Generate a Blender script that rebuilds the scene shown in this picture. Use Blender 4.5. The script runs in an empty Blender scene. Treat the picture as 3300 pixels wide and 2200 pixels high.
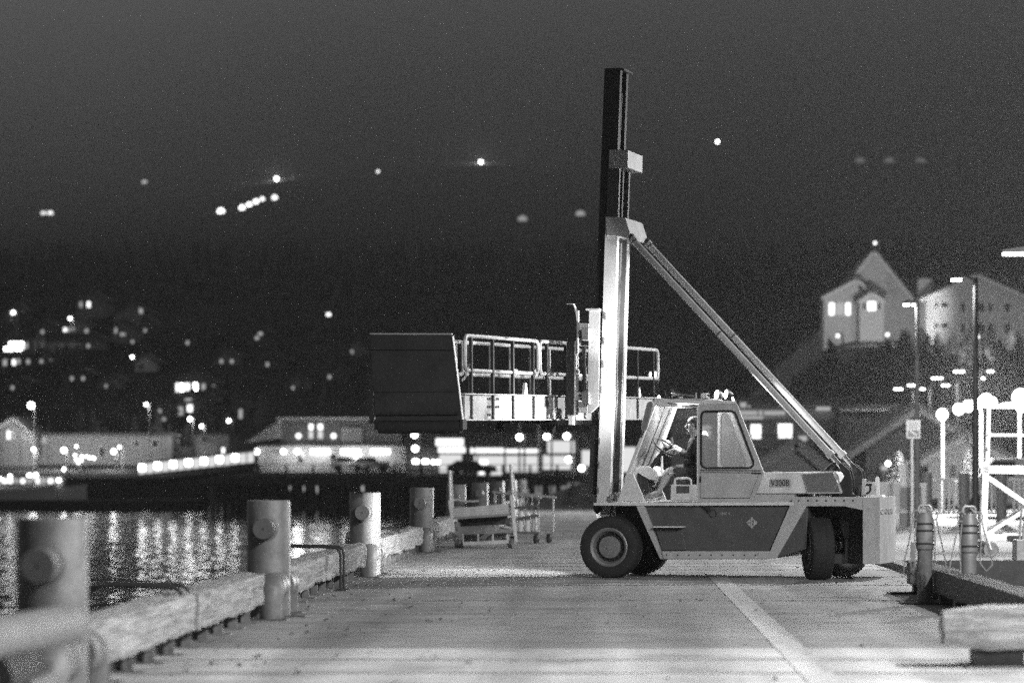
import bpy, bmesh, math, random
from mathutils import Vector, Matrix, noise
from mathutils.geometry import tessellate_polygon
R = math.radians
rng = random.Random(7)
sc = bpy.context.scene
C = sc.collection

# ------------------------------------------------------------------ camera
FPX, VX, VY, CAMH = 9324.0, 1965.0, 1520.0, 1.53      # focal length and vanishing point measured in photo pixels
cd = bpy.data.cameras.new('camera')
cam = bpy.data.objects.new('camera', cd); C.objects.link(cam)
cam.location = (0, 0, CAMH); cam.rotation_euler = (R(90), 0, 0)
cd.sensor_width = 36.0; cd.lens = FPX / 3300 * 36
cd.shift_x = -(VX - 1650) / 3300; cd.shift_y = (VY - 1100) / 3300
cd.clip_start = 0.5; cd.clip_end = 15000
cd.dof.use_dof = True; cd.dof.focus_distance = 41.6; cd.dof.aperture_fstop = 1.35
cd.dof.aperture_blades = 0
sc.camera = cam

# ------------------------------------------------------------------ night sky
w = bpy.data.worlds.new('World'); sc.world = w; w.use_nodes = True
nt = w.node_tree; nt.nodes.clear()
o_ = nt.nodes.new('ShaderNodeOutputWorld'); b_ = nt.nodes.new('ShaderNodeBackground')
sky = nt.nodes.new('ShaderNodeTexSky'); sky.sky_type = 'NISHITA'; sky.sun_disc = False
sky.sun_elevation = R(12.0); sky.sun_rotation = R(-22); sky.air_density = 1.0; sky.dust_density = 4.0
bw = nt.nodes.new('ShaderNodeRGBToBW')
nt.links.new(sky.outputs[0], bw.inputs[0]); nt.links.new(bw.outputs[0], b_.inputs[0])
b_.inputs[1].default_value = 0.053
nt.links.new(b_.outputs[0], o_.inputs[0])

sc.view_settings.view_transform = 'Standard'; sc.view_settings.look = 'None'
sc.view_settings.exposure = 0.0; sc.view_settings.gamma = 1.0
sc.render.image_settings.color_mode = 'BW'
sc.cycles.use_denoising = False; sc.cycles.adaptive_threshold = 0.01; sc.cycles.sample_clamp_direct = 12.0
sc.cycles.max_bounces = 6; sc.cycles.diffuse_bounces = 2; sc.cycles.glossy_bounces = 3
sc.cycles.transparent_max_bounces = 12; sc.cycles.volume_bounces = 0
sc.cycles.sample_clamp_indirect = 4.0; sc.cycles.caustics_reflective = False; sc.cycles.caustics_refractive = False

HAZE = 0.00013

# ------------------------------------------------------------------ materials
MATS = {}
def mat(name, g=0.3, rough=0.7, metal=0.0, var=0.25, scale=6.0, bump=0.15, bscale=None, stretch=None, objcol=False, spec=0.4, world=False, speck=0, grime=0):
    if name in MATS: return MATS[name]
    m = bpy.data.materials.new(name); m.use_nodes = True
    t = m.node_tree; p = t.nodes['Principled BSDF']; L = t.links
    p.inputs['Roughness'].default_value = rough; p.inputs['Metallic'].default_value = metal
    p.inputs['Specular IOR Level'].default_value = spec
    if world:
        src = t.nodes.new('ShaderNodeNewGeometry').outputs['Position']
    else:
        src = t.nodes.new('ShaderNodeTexCoord').outputs['Object']
    mp = t.nodes.new('ShaderNodeMapping'); L.new(src, mp.inputs[0])
    if stretch: mp.inputs['Scale'].default_value = stretch
    n1 = t.nodes.new('ShaderNodeTexNoise'); n1.inputs['Scale'].default_value = scale; n1.inputs['Detail'].default_value = 6
    n1.inputs['Roughness'].default_value = 0.65
    L.new(mp.outputs[0], n1.inputs[0])
    mr = t.nodes.new('ShaderNodeMapRange'); mr.inputs[1].default_value = 0.25; mr.inputs[2].default_value = 0.75
    mr.inputs[3].default_value = 1 - var; mr.inputs[4].default_value = 1 + var
    L.new(n1.outputs[0], mr.inputs[0])
    mul = t.nodes.new('ShaderNodeMath'); mul.operation = 'MULTIPLY'; mul.inputs[1].default_value = g
    L.new(mr.outputs[0], mul.inputs[0]); out = mul.outputs[0]
    if objcol:
        oi = t.nodes.new('ShaderNodeObjectInfo'); b = t.nodes.new('ShaderNodeRGBToBW'); L.new(oi.outputs['Color'], b.inputs[0])
        m2 = t.nodes.new('ShaderNodeMath'); m2.operation = 'MULTIPLY'; L.new(out, m2.inputs[0]); L.new(b.outputs[0], m2.inputs[1]); out = m2.outputs[0]
    L.new(out, p.inputs['Base Color'])
    if grime:
        mg = t.nodes.new('ShaderNodeMapping'); mg.inputs['Scale'].default_value = (2.6, 2.6, .9); L.new(src, mg.inputs[0])
        ng = t.nodes.new('ShaderNodeTexNoise'); ng.inputs['Scale'].default_value = 1.6; ng.inputs['Detail'].default_value = 7; ng.inputs['Roughness'].default_value = .7; L.new(mg.outputs[0], ng.inputs[0])
        rg = t.nodes.new('ShaderNodeMapRange'); rg.inputs[1].default_value = .48; rg.inputs[2].default_value = .74; rg.inputs[3].default_value = 1; rg.inputs[4].default_value = 1-grime; L.new(ng.outputs[0], rg.inputs[0])
        nk_ = t.nodes.new('ShaderNodeTexNoise'); nk_.inputs['Scale'].default_value = 22; nk_.inputs['Detail'].default_value = 5; L.new(src, nk_.inputs[0])
        rk = t.nodes.new('ShaderNodeMapRange'); rk.inputs[1].default_value = .66; rk.inputs[2].default_value = .70; rk.inputs[3].default_value = 1; rk.inputs[4].default_value = .6; L.new(nk_.outputs[0], rk.inputs[0])
        g1 = t.nodes.new('ShaderNodeMath'); g1.operation = 'MULTIPLY'; L.new(out, g1.inputs[0]); L.new(rg.outputs[0], g1.inputs[1])
        g2 = t.nodes.new('ShaderNodeMath'); g2.operation = 'MULTIPLY'; L.new(g1.outputs[0], g2.inputs[0]); L.new(rk.outputs[0], g2.inputs[1]); out = g2.outputs[0]
        L.new(out, p.inputs['Base Color'])
    if speck:
        n3 = t.nodes.new('ShaderNodeTexNoise'); n3.inputs['Scale'].default_value = 38; n3.inputs['Detail'].default_value = 3; L.new(src, n3.inputs[0])
        m3 = t.nodes.new('ShaderNodeMapRange'); m3.inputs[1].default_value = .30; m3.inputs[2].default_value = .70; m3.inputs[3].default_value = 1-speck; m3.inputs[4].default_value = 1+speck; L.new(n3.outputs[0], m3.inputs[0])
        m4 = t.nodes.new('ShaderNodeMath'); m4.operation = 'MULTIPLY'; L.new(out, m4.inputs[0]); L.new(m3.outputs[0], m4.inputs[1])
        n5 = t.nodes.new('ShaderNodeTexNoise'); n5.inputs['Scale'].default_value = 3.0; n5.inputs['Detail'].default_value = 5; m5 = t.nodes.new('ShaderNodeMapping'); m5.inputs['Scale'].default_value = (.25, 9, 1); L.new(src, m5.inputs[0]); L.new(m5.outputs[0], n5.inputs[0])
        m6 = t.nodes.new('ShaderNodeMapRange'); m6.inputs[1].default_value = .56; m6.inputs[2].default_value = .72; m6.inputs[3].default_value = 1; m6.inputs[4].default_value = .84; L.new(n5.outputs[0], m6.inputs[0])
        n8 = t.nodes.new('ShaderNodeTexNoise'); n8.inputs['Scale'].default_value = 1.0; n8.inputs['Detail'].default_value = 4; m8 = t.nodes.new('ShaderNodeMapping'); m8.inputs['Scale'].default_value = (1.6, .06, 1); L.new(src, m8.inputs[0]); L.new(m8.outputs[0], n8.inputs[0])
        m9 = t.nodes.new('ShaderNodeMapRange'); m9.inputs[1].default_value = .38; m9.inputs[2].default_value = .62; m9.inputs[3].default_value = .76; m9.inputs[4].default_value = 1.14; L.new(n8.outputs[0], m9.inputs[0])
        ma = t.nodes.new('ShaderNodeTexNoise'); ma.inputs['Scale'].default_value = .9; ma.inputs['Detail'].default_value = 6; L.new(src, ma.inputs[0])
        mb_ = t.nodes.new('ShaderNodeMapRange'); mb_.inputs[1].default_value = .58; mb_.inputs[2].default_value = .66; mb_.inputs[3].default_value = 1; mb_.inputs[4].default_value = .72; L.new(ma.outputs[0], mb_.inputs[0])
        mc = t.nodes.new('ShaderNodeMath'); mc.operation = 'MULTIPLY'; L.new(m9.outputs[0], mc.inputs[0]); L.new(mb_.outputs[0], mc.inputs[1])
        md = t.nodes.new('ShaderNodeMath'); md.operation = 'MULTIPLY'; L.new(m6.outputs[0], md.inputs[0]); L.new(mc.outputs[0], md.inputs[1])
        m7 = t.nodes.new('ShaderNodeMath'); m7.operation = 'MULTIPLY'; L.new(m4.outputs[0], m7.inputs[0]); L.new(md.outputs[0], m7.inputs[1]); out = m7.outputs[0]
        L.new(out, p.inputs['Base Color'])
    if bump:
        n2 = t.nodes.new('ShaderNodeTexNoise'); n2.inputs['Scale'].default_value = bscale or scale * 5; n2.inputs['Detail'].default_value = 4
        L.new(mp.outputs[0], n2.inputs[0])
        bp = t.nodes.new('ShaderNodeBump'); bp.inputs['Strength'].default_value = bump; bp.inputs['Distance'].default_value = 0.02
        L.new(n2.outputs[0], bp.inputs['Height']); L.new(bp.outputs[0], p.inputs['Normal'])
    MATS[name] = m; return m
def emis(name, s, g=1.0, sampled=False):
    if name in MATS: return MATS[name]
    m = bpy.data.materials.new(name); m.use_nodes = True
    t = m.node_tree; t.nodes.clear()
    o = t.nodes.new('ShaderNodeOutputMaterial'); e = t.nodes.new('ShaderNodeEmission')
    e.inputs[0].default_value = (g, g, g, 1); e.inputs[1].default_value = s
    m.cycles.emission_sampling = 'AUTO' if sampled else 'NONE'
    t.links.new(e.outputs[0], o.inputs[0]); MATS[name] = m; return m
def glassmat(name, tint=0.85, refl=0.12, dirt_sheen=0.05):
    m = bpy.data.materials.new(name); m.use_nodes = True; t = m.node_tree; t.nodes.clear(); L = t.links
    o = t.nodes.new('ShaderNodeOutputMaterial'); tr = t.nodes.new('ShaderNodeBsdfTransparent'); tr.inputs[0].default_value = (tint,)*3 + (1,)
    gl = t.nodes.new('ShaderNodeBsdfGlossy'); gl.inputs['Roughness'].default_value = 0.04
    df = t.nodes.new('ShaderNodeBsdfDiffuse'); df.inputs[0].default_value = (.6, .6, .6, 1)
    m1 = t.nodes.new('ShaderNodeMixShader'); m2 = t.nodes.new('ShaderNodeMixShader')
    m1.inputs[0].default_value = refl; m2.inputs[0].default_value = dirt_sheen
    L.new(tr.outputs[0], m1.inputs[1]); L.new(gl.outputs[0], m1.inputs[2]); L.new(m1.outputs[0], m2.inputs[1]); L.new(df.outputs[0], m2.inputs[2])
    L.new(m2.outputs[0], o.inputs[0]); MATS[name] = m; return m

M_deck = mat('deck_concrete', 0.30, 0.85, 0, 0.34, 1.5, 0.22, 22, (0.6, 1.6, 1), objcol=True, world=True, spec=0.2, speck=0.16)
M_joint = mat('joint_sealant', 0.22, 0.9, 0, 0.7, 3, 0.2, 12, (.8, 6, 1), world=True)
M_slab = mat('far_concrete', 0.26, 0.85, 0, 0.3, 0.7, 0.3, 9, (0.4, 1.5, 1), world=True, spec=0.25)
M_line = mat('road_paint', 0.46, 0.7, 0, 0.4, 5, 0.1, speck=0.3)
M_timber = mat('weathered_timber', 0.35, 0.9, 0, 0.75, 4, 0.8, 12, (8, 0.35, 8), spec=0.15)
M_timber_d = mat('dark_timber', 0.16, 0.9, 0, 0.45, 5, 0.9, 18, (6, 0.7, 6), spec=0.15)
M_pipe = mat('galvanised_pipe', 0.19, 0.55, 0.1, 0.38, 7, 0.12, 40, grime=0.24)
M_pipe_d = mat('dark_pipe', 0.10, 0.6, 0.1, 0.3, 7, 0.1, 40)
M_steel = mat('plain_steel', 0.22, 0.5, 0.3, 0.3, 8, 0.1)
M_dsteel = mat('dark_steel', 0.035, 0.55, 0.2, 0.4, 8, 0.15)
M_black = mat('black_paint', 0.018, 0.5, 0, 0.3, 8, 0.08)
M_rubber = mat('tyre_rubber', 0.022, 0.8, 0, 0.4, 10, 0.3, 60)
M_paint = mat('truck_paint', 0.40, 0.45, 0, 0.14, 5, 0.06, 50, grime=0.24)
M_paintL = mat('pale_truck_paint', 0.62, 0.42, 0, 0.12, 5, 0.05, 50, grime=0.24)
M_paintD = mat('dark_truck_paint', 0.075, 0.5, 0, 0.25, 4, 0.08, 50, grime=0.24)
M_mast = mat('mast_paint', 0.55, 0.5, 0, 0.12, 4, 0.05, 40, grime=0.24)
M_alu = mat('aluminium', 0.55, 0.45, 0.35, 0.18, 6, 0.06, 40)
M_aluD = mat('aluminium_sheet', 0.50, 0.5, 0.2, 0.25, 5, 0.05, 30, grime=0.24)
M_flap = mat('shaded_flap', 0.035, 0.75, 0, 0.35, 3, 0.2, 14)  # near-black tone holds the shade on the upright flap
M_white = mat('white_paint', 0.78, 0.55, 0, 0.10, 6, 0.05)
M_gasket = mat('rubber_gasket', 0.012, 0.6, 0, 0.2, 8, 0)
M_plate = mat('name_plate', 0.30, 0.5, 0, 0.15, 8, 0)
M_letter = mat('letter_paint', 0.008, 0.5, 0, 0.1, 8, 0)
M_logo = mat('decal_paint', 0.33, 0.6, 0, 0.25, 60, 0)
M_grille = mat('radiator_mesh', 0.16, 0.7, 0.2, 0.4, 30, 0.6, 90)
M_chrome = mat('chrome', 0.75, 0.15, 1.0, 0.05, 4, 0)
M_skin = mat('skin', 0.36, 0.55, 0, 0.12, 20, 0.05)
M_hair = mat('hair', 0.05, 0.6, 0, 0.5, 60, 0.5)
M_jacket = mat('jacket_cloth', 0.035, 0.85, 0, 0.35, 14, 0.4, 25)
M_shorts = mat('shorts_cloth', 0.05, 0.85, 0, 0.35, 14, 0.4, 25)
M_shoe = mat('shoe', 0.22, 0.7, 0, 0.5, 30, 0.2)
M_rope = mat('rope', 0.30, 0.9, 0, 0.4, 40, 0.5)
M_pale = mat('pale_siding', 0.45, 0.8, 0, 0.15, 1.5, 0.1)
M_mid = mat('grey_siding', 0.26, 0.8, 0, 0.2, 1.5, 0.1)
M_darkwall = mat('dark_siding', 0.10, 0.85, 0, 0.3, 1.5, 0.1)
M_roof = mat('roof_shingle', 0.09, 0.9, 0, 0.3, 3, 0.3)
M_trim = mat('pale_trim', 0.6, 0.7, 0, 0.1, 3, 0.05)
M_pane = mat('dark_window_pane', 0.03, 0.15, 0, 0.1, 2, 0, spec=0.6)
M_pile = mat('creosote_piling', 0.05, 0.9, 0, 0.5, 3, 0.4)
M_leaf = mat('conifer_needles', 0.075, 0.9, 0, 0.6, 1.2, 0)
M_bark = mat('bark', 0.06, 0.95, 0, 0.4, 4, 0.5)
M_hill = mat('hill_soil', 0.055, 1.0, 0, 0.6, 0.02, 0, world=True, spec=0.0)
M_town = mat('town_asphalt', 0.10, 0.9, 0, 0.3, 0.08, 0.1, world=True, spec=0.2)
M_glass = glassmat('cab_glass', 0.85, 0.10, 0.26)  # pale lamp reflection put into the pane as extra diffuse
M_wind = glassmat('windscreen_glass', 0.70, 0.10, 0.22)
E_win = emis('lit_window', 2.2)
E_winB = emis('bright_lit_window', 9.0)
E_winD = emis('dim_lit_window', 0.45)
E_int = emis('lit_interior', 0.8)
E_lampS = emis('street_lamp_lens', 13.0, sampled=True)
E_lamp = emis('dock_lamp_lens', 12.0)
E_work = emis('work_light_lens', 40.0)
E_flood = emis('flood_lens', 220.0)
E_tube = emis('tube_light', 7.0)

# ------------------------------------------------------------------ mesh helpers
class MB:
    def __init__(s): s.v = []; s.f = []
    def add(s, vs, fs):
        k = len(s.v); s.v += [tuple(x) for x in vs]; s.f += [tuple(i + k for i in f) for f in fs]; return s
    def box(s, x0, x1, y0, y1, z0, z1):
        return s.add([(x0,y0,z0),(x1,y0,z0),(x1,y1,z0),(x0,y1,z0),(x0,y0,z1),(x1,y0,z1),(x1,y1,z1),(x0,y1,z1)],
                     [(3,2,1,0),(4,5,6,7),(0,1,5,4),(1,2,6,5),(2,3,7,6),(3,0,4,7)])
    def tube(s, pts, r, n=10, caps=True, closed=False):
        pts = [Vector(p) for p in pts]; N = len(pts)
        rs = r if isinstance(r, (list, tuple)) else [r] * N
        rings = []; prev = None
        for i, p in enumerate(pts):
            if closed: d = pts[(i+1) % N] - pts[i-1]
            elif i == 0: d = pts[1] - p
            elif i == N-1: d = p - pts[i-1]
            else: d = (pts[i+1] - p).normalized() + (p - pts[i-1]).normalized()
            d.normalize()
            if prev is None:
                a = Vector((0,0,1)) if abs(d.z) < 0.9 else Vector((1,0,0))
            else: a = prev
            x = (a - d * a.dot(d)).normalized(); y = d.cross(x); prev = x
            rings.append([p + (x*math.cos(2*math.pi*k/n) + y*math.sin(2*math.pi*k/n)) * rs[i] for k in range(n)])
        vs = [q for rg in rings for q in rg]; fs = []
        for i in range(N if closed else N-1):
            j = (i+1) % N
            for k in range(n):
                fs.append((i*n+k, i*n+(k+1)%n, j*n+(k+1)%n, j*n+k))
        if caps and not closed:
            fs.append(tuple(range(n-1,-1,-1))); fs.append(tuple((N-1)*n+k for k in range(n)))
        return s.add(vs, fs)
    def bar(s, p0, p1, wx, wz=None, up=(0,0,1)):
        p0 = Vector(p0); p1 = Vector(p1); d = (p1-p0).normalized(); u = Vector(up)
        if abs(d.dot(u)) > 0.98: u = Vector((0,1,0))
        x = d.cross(u).normalized() * wx/2; z = x.cross(d).normalized() * (wz or wx)/2
        vs = [p0-x-z, p0+x-z, p0+x+z, p0-x+z, p1-x-z, p1+x-z, p1+x+z, p1-x+z]
        return s.add(vs, [(3,2,1,0),(4,5,6,7),(0,1,5,4),(1,2,6,5),(2,3,7,6),(3,0,4,7)])
    def prism(s, poly, a, b, axis='y'):
        """poly of (x,z) extruded along y from a to b; axis 'z': poly (x,y) up z; axis 'x': poly (y,z) along x"""
        f = {'y': lambda p, t: (p[0], t, p[1]), 'z': lambda p, t: (p[0], p[1], t), 'x': lambda p, t: (t, p[0], p[1])}[axis]
        n = len(poly)
        tris = tessellate_polygon([[Vector((p[0], p[1], 0)) for p in poly]])
        vs = [f(p, a) for p in poly] + [f(p, b) for p in poly]
        fs = [tuple(t) for t in tris] + [tuple(i+n for i in reversed(t)) for t in tris]
        for i in range(n): j = (i+1) % n; fs.append((i, j, j+n, i+n))
        return s.add(vs, fs)
    def prism_hole(s, outer, inner, a, b):
        allp = list(outer) + list(inner); n = len(allp); no = len(outer)
        tris = tessellate_polygon([[Vector((p[0],p[1],0)) for p in outer], [Vector((p[0],p[1],0)) for p in inner]])
        vs = [(p[0],a,p[1]) for p in allp] + [(p[0],b,p[1]) for p in allp]
        fs = [tuple(t) for t in tris] + [tuple(i+n for i in reversed(t)) for t in tris]
        for lo, hi in ((0,no),(no,n)):
            for i in range(lo,hi):
                j = i+1 if i+1 < hi else lo; fs.append((i,j,j+n,i+n))
        return s.add(vs, fs)
    def lathe(s, prof, c, axis, n=32):
        """prof of (radius, along) revolved about axis through c"""
        c = Vector(c); d = Vector(axis).normalized(); a = Vector((0,0,1)) if abs(d.z) < .9 else Vector((1,0,0))
        x = (a - d*a.dot(d)).normalized(); y = d.cross(x); m = len(prof); vs = []; fs = []
        for r, t in prof:
            for k in range(n):
                an = 2*math.pi*k/n; vs.append(c + d*t + (x*math.cos(an)+y*math.sin(an))*r)
        for i in range(m-1):
            for k in range(n): fs.append((i*n+k, i*n+(k+1)%n, (i+1)*n+(k+1)%n, (i+1)*n+k))
        return s.add(vs, fs)
    def ball(s, c, r, n=10, m=6, sx=1, sy=1, sz=1):
        vs = []; fs = []
        for i in range(m+1):
            th = math.pi*i/m
            for k in range(n):
                ph = 2*math.pi*k/n; vs.append((c[0]+r*sx*math.sin(th)*math.cos(ph), c[1]+r*sy*math.sin(th)*math.sin(ph), c[2]+r*sz*math.cos(th)))
        for i in range(m):
            for k in range(n): fs.append((i*n+k, (i+1)*n+k, (i+1)*n+(k+1)%n, i*n+(k+1)%n))
        return s.add(vs, fs)
    def mesh(s, name, m, smooth=False):
        me = bpy.data.meshes.new(name); me.from_pydata(s.v, [], s.f)
        bm = bmesh.new(); bm.from_mesh(me)
        bmesh.ops.remove_doubles(bm, verts=bm.verts, dist=1e-5)
        bmesh.ops.recalc_face_normals(bm, faces=bm.faces); bm.to_mesh(me); bm.free()
        if smooth:
            for p in me.polygons: p.use_smooth = True
            try: me.set_sharp_from_angle(angle=R(38))
            except Exception: pass
        me.materials.append(m); return me
    def build(s, name, m, parent=None, smooth=False, bevel=0.0):
        o = bpy.data.objects.new(name, s.mesh(name, m, smooth)); C.objects.link(o)
        if parent: o.parent = parent
        if bevel:
            b = o.modifiers.new('Bevel', 'BEVEL'); b.width = bevel; b.segments = 2; b.limit_method = 'ANGLE'; b.angle_limit = R(40)
            b.harden_normals = False
        return o
def tag(o, label, cat, group=None):
    o['label'] = label; o['category'] = cat
    if group: o['group'] = group
    return o
def kind(o, k): o['kind'] = k; return o
def empty(name, loc=(0,0,0), rz=0.0, label=None, cat=None, group=None):
    o = bpy.data.objects.new(name, None); C.objects.link(o); o.location = loc; o.rotation_euler = (0,0,rz); o.empty_display_size = .2
    if label: tag(o, label, cat, group)
    return o
def copy_tree(o, parent=None):
    c = o.copy(); C.objects.link(c); c.parent = parent
    for ch in list(o.children): copy_tree(ch, c)
    return c
def at(px, py, Y): return Vector(((px - VX) / FPX * Y, Y, CAMH + (VY - py) / FPX * Y))
def text_mesh(s, size, depth):
    cu = bpy.data.curves.new('lettering', 'FONT'); cu.body = s; cu.size = size; cu.extrude = depth; cu.align_x = 'CENTER'; cu.align_y = 'CENTER'
    cu.resolution_u = 3
    t = bpy.data.objects.new('lettering', cu); C.objects.link(t)
    dg = bpy.context.evaluated_depsgraph_get(); me = bpy.data.meshes.new_from_object(t.evaluated_get(dg))
    bpy.data.objects.remove(t); bpy.data.curves.remove(cu); return me
def text(name, s, size, depth, m, parent, origin, ex, ez, width=None):
    """letters lying in the plane spanned by ex (reading direction) and ez (up)"""
    me = text_mesh(s, size, depth); ex = Vector(ex).normalized(); ez = Vector(ez).normalized(); ny = ex.cross(ez)
    xs = [v.co.x for v in me.vertices]; k = 1.0
    if width and xs: k = width / (max(xs) - min(xs))
    for v in me.vertices: v.co = Vector(origin) + ex*v.co.x*k + ez*v.co.y + ny*v.co.z
    me.materials.clear(); me.materials.append(m)
    o = bpy.data.objects.new(name, me); C.objects.link(o); o.parent = parent; return o
def spot(name, loc, target, power, size=60, blend=0.4, radius=0.08, parent=None):
    l = bpy.data.lights.new(name, 'SPOT'); l.energy = power; l.spot_size = R(size); l.spot_blend = blend; l.shadow_soft_size = radius
    o = bpy.data.objects.new(name, l); C.objects.link(o); o.location = loc
    o.rotation_euler = (Vector(target) - Vector(loc)).to_track_quat('-Z', 'Y').to_euler()
    if parent: o.parent = parent
    return o
def point(name, loc, power, radius=0.15, parent=None):
    l = bpy.data.lights.new(name, 'POINT'); l.energy = power; l.shadow_soft_size = radius
    o = bpy.data.objects.new(name, l); C.objects.link(o); o.location = loc
    if parent: o.parent = parent
    return o

# ================================================================== SETTING
# ---- hillside terrain
def sstep(a, b, x):
    t = min(1, max(0, (x-a)/(b-a))); return t*t*(3-2*t)
def lerp_tab(tab, x):
    if x <= tab[0][0]: return tab[0][1]
    for (a, va), (b, vb) in zip(tab, tab[1:]):
        if x <= b: return va + (vb-va)*(x-a)/(b-a)
    return tab[-1][1]
RIDGE = [(0,.2),(1,.2)]
PROF = [(620,.0600),(1050,.0700),(1564,.0800),(2640,.100),(3900,.120),(5400,.140),(7585,.163),(9500,.18),(11000,.19)]
PROFL = [(620,.0600),(1100,.0695),(1700,.0790),(3600,.0995),(5200,.118),(7500,.140),(10000,.166),(11000,.175)]
def terrain(X, Y):
    if Y < 60: return -0.05
    px = VX + FPX*X/Y
    left = lerp_tab([(0,-.05),(405,-.05),(440,3),(620,37),(1000,92)], Y)
    right = lerp_tab([(0,-.05),(215,-.05),(300,14.5),(345,17.5),(620,42),(1000,92)], Y)
    k = sstep(2050, 2760, px)
    z = left*(1-k) + right*k
    if Y > 620:
        e = lerp_tab(RIDGE, px) + .0035*noise.noise(Vector((px*.004, 3.1, 0))); kl = sstep(150, 1150, px); el = lerp_tab(PROF, Y)*kl + lerp_tab(PROFL, Y)*(1-kl); z = el*Y - 5.5*(1-k)*max(0, 1-(Y-620)/300)
        if el > e:
            yr = next((yy for yy in range(640, 10800, 80) if lerp_tab(PROF, yy)*kl + lerp_tab(PROFL, yy)*(1-kl) > e), 10800); z = e*yr - (Y-yr)*.12
    z += noise.noise(Vector((X*.012, Y*.012, 0)))*min(4, max(0, (Y-400)*.02))*min(1, (650/Y)**2) if Y > 400 else 0
    return z
def hit(px, py, ymin=280, ymax=7000):
    Y = ymin
    while Y < ymax:
        p = at(px, py, Y)
        if terrain(p.x, Y) >= p.z: return p
        Y += 4
    return at(px, py, ymax)
hm = MB(); cols = []
YS = [406, 412, 420, 430, 440, 460, 480, 500, 530, 560, 590, 620] + list(range(660, 1900, 60)) + list(range(1900, 5100, 160)) + list(range(5200, 10800, 300))
TS = [(-2600 + i*150 - VX)/FPX for i in range(68)]
vs = []; fs = []
for Y in YS:
    for t in TS: vs.append((t*Y, Y, terrain(t*Y, Y)))
nT = len(TS)
for i in range(len(YS)-1):
    for j in range(nT-1): fs.append((i*nT+j, i*nT+j+1, (i+1)*nT+j+1, (i+1)*nT+j))
hm.add(vs, fs)
kind(hm.build('hillside', M_hill, smooth=True), 'structure')
# town ground behind the dock on the right, rising to the bluff
vs = []; fs = []
YS2 = [118, 150, 200, 215, 235, 260, 280, 300, 320, 345, 375, 406]
for Y in YS2:
    x0 = -4
    for j in range(40):
        X = x0 + (180 - x0)*(j/39)**1.2; vs.append((X, Y, terrain(X, Y) - .01))
for i in range(len(YS2)-1):
    for j in range(39): fs.append((i*40+j, i*40+j+1, (i+1)*40+j+1, (i+1)*40+j))
g_ = MB().add(vs, fs).build('town_ground', M_town, smooth=True); kind(g_, 'structure')
# quay face of the town ground so that it is a body and not a sheet
kind(MB().box(-4.3,-4.01,118.1,406,-3.5,-.07).build('quay_wall', M_pile), 'structure')

# ---- harbour water
WZ = -2.2
m = bpy.data.materials.new('harbour_water'); m.use_nodes = True; t = m.node_tree; p = t.nodes['Principled BSDF']
p.inputs['Base Color'].default_value = (.006,.006,.006,1); p.inputs['Roughness'].default_value = .03; p.inputs['IOR'].default_value = 1.33
ge = t.nodes.new('ShaderNodeNewGeometry'); mp = t.nodes.new('ShaderNodeMapping'); mp.inputs['Scale'].default_value = (1.0, 1.3, 1)
t.links.new(ge.outputs['Position'], mp.inputs[0])
n1 = t.nodes.new('ShaderNodeTexNoise'); n1.inputs['Scale'].default_value = 2.2; n1.inputs['Detail'].default_value = 5; n1.inputs['Roughness'].default_value = .6
t.links.new(mp.outputs[0], n1.inputs[0])
bp = t.nodes.new('ShaderNodeBump'); bp.inputs['Strength'].default_value = .6; bp.inputs['Distance'].default_value = .012
t.links.new(n1.outputs[0], bp.inputs['Height']); t.links.new(bp.outputs[0], p.inputs['Normal'])
p.inputs['Roughness'].default_value = .05
tw0, tw1 = (-260 - VX)/FPX, (1480 - VX)/FPX; NC = 230; rows = [62 + .55*k for k in range(170)] + [156 + .9*k for k in range(120)] + [265 + 1.6*k for k in range(86)]
vs = []; fs = []
for Y in rows:
    for j in range(NC+1):
        X = (tw0 + (tw1-tw0)*j/NC)*Y
        z = .030*noise.noise(Vector((X*1.7, Y*.75, 0))) + .028*noise.noise(Vector((X*.5, Y*.27, 7)))
        vs.append((X, Y, WZ + z))
for i in range(len(rows)-1):
    for j in range(NC): a_ = i*(NC+1)+j; fs.append((a_, a_+1, a_+NC+2, a_+NC+1))
wm = MB().add(vs, fs); wme = bpy.data.meshes.new('harbour_water'); wme.from_pydata(wm.v, [], wm.f); wme.materials.append(m)
for q in wme.polygons: q.use_smooth = True
wo = bpy.data.objects.new('harbour_water', wme); C.objects.link(wo); kind(wo, 'structure')
kind(MB().add([(-1200,-60,WZ-.06),(400,-60,WZ-.06),(400,460,WZ-.06),(-1200,460,WZ-.06)],[(0,1,2,3)]).build('open_water', m), 'structure')

# ---- dock deck of precast panels
DX0, DX1 = -4.0, 4.6
deck = empty('dock_deck'); kind(deck, 'structure')
PANEL = 1.55
pm = MB().box(DX0, DX1, 0, PANEL-.003, -.30, 0).mesh('deck_panel', M_deck)
jm = MB().box(DX0+.02, DX1-.02, -.03, .03, -.004, .001).mesh('joint_seal', M_joint)
y = 9.0 + .62; i = 0
first = None
while y < 118:
    o = bpy.data.objects.new('deck_panel', pm); C.objects.link(o); o.parent = deck; o.location = (0, y, rng.uniform(-.0015, .0015))
    g = 1.0 + rng.uniform(-.06, .06)
    yc = y + PANEL/2
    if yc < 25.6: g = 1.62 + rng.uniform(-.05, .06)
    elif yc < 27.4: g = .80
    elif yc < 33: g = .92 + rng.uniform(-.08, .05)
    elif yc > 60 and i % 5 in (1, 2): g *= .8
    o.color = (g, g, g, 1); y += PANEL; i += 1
    if rng.random() > .45: continue
    j = bpy.data.objects.new('joint_seal', jm); C.objects.link(j); j.parent = o; j.location = (0, PANEL-.003, .005)
MB().box(DX0+.05, DX1-.05, 9, 118, -.62, -.31).build('deck_beam', M_pile, deck)
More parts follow.
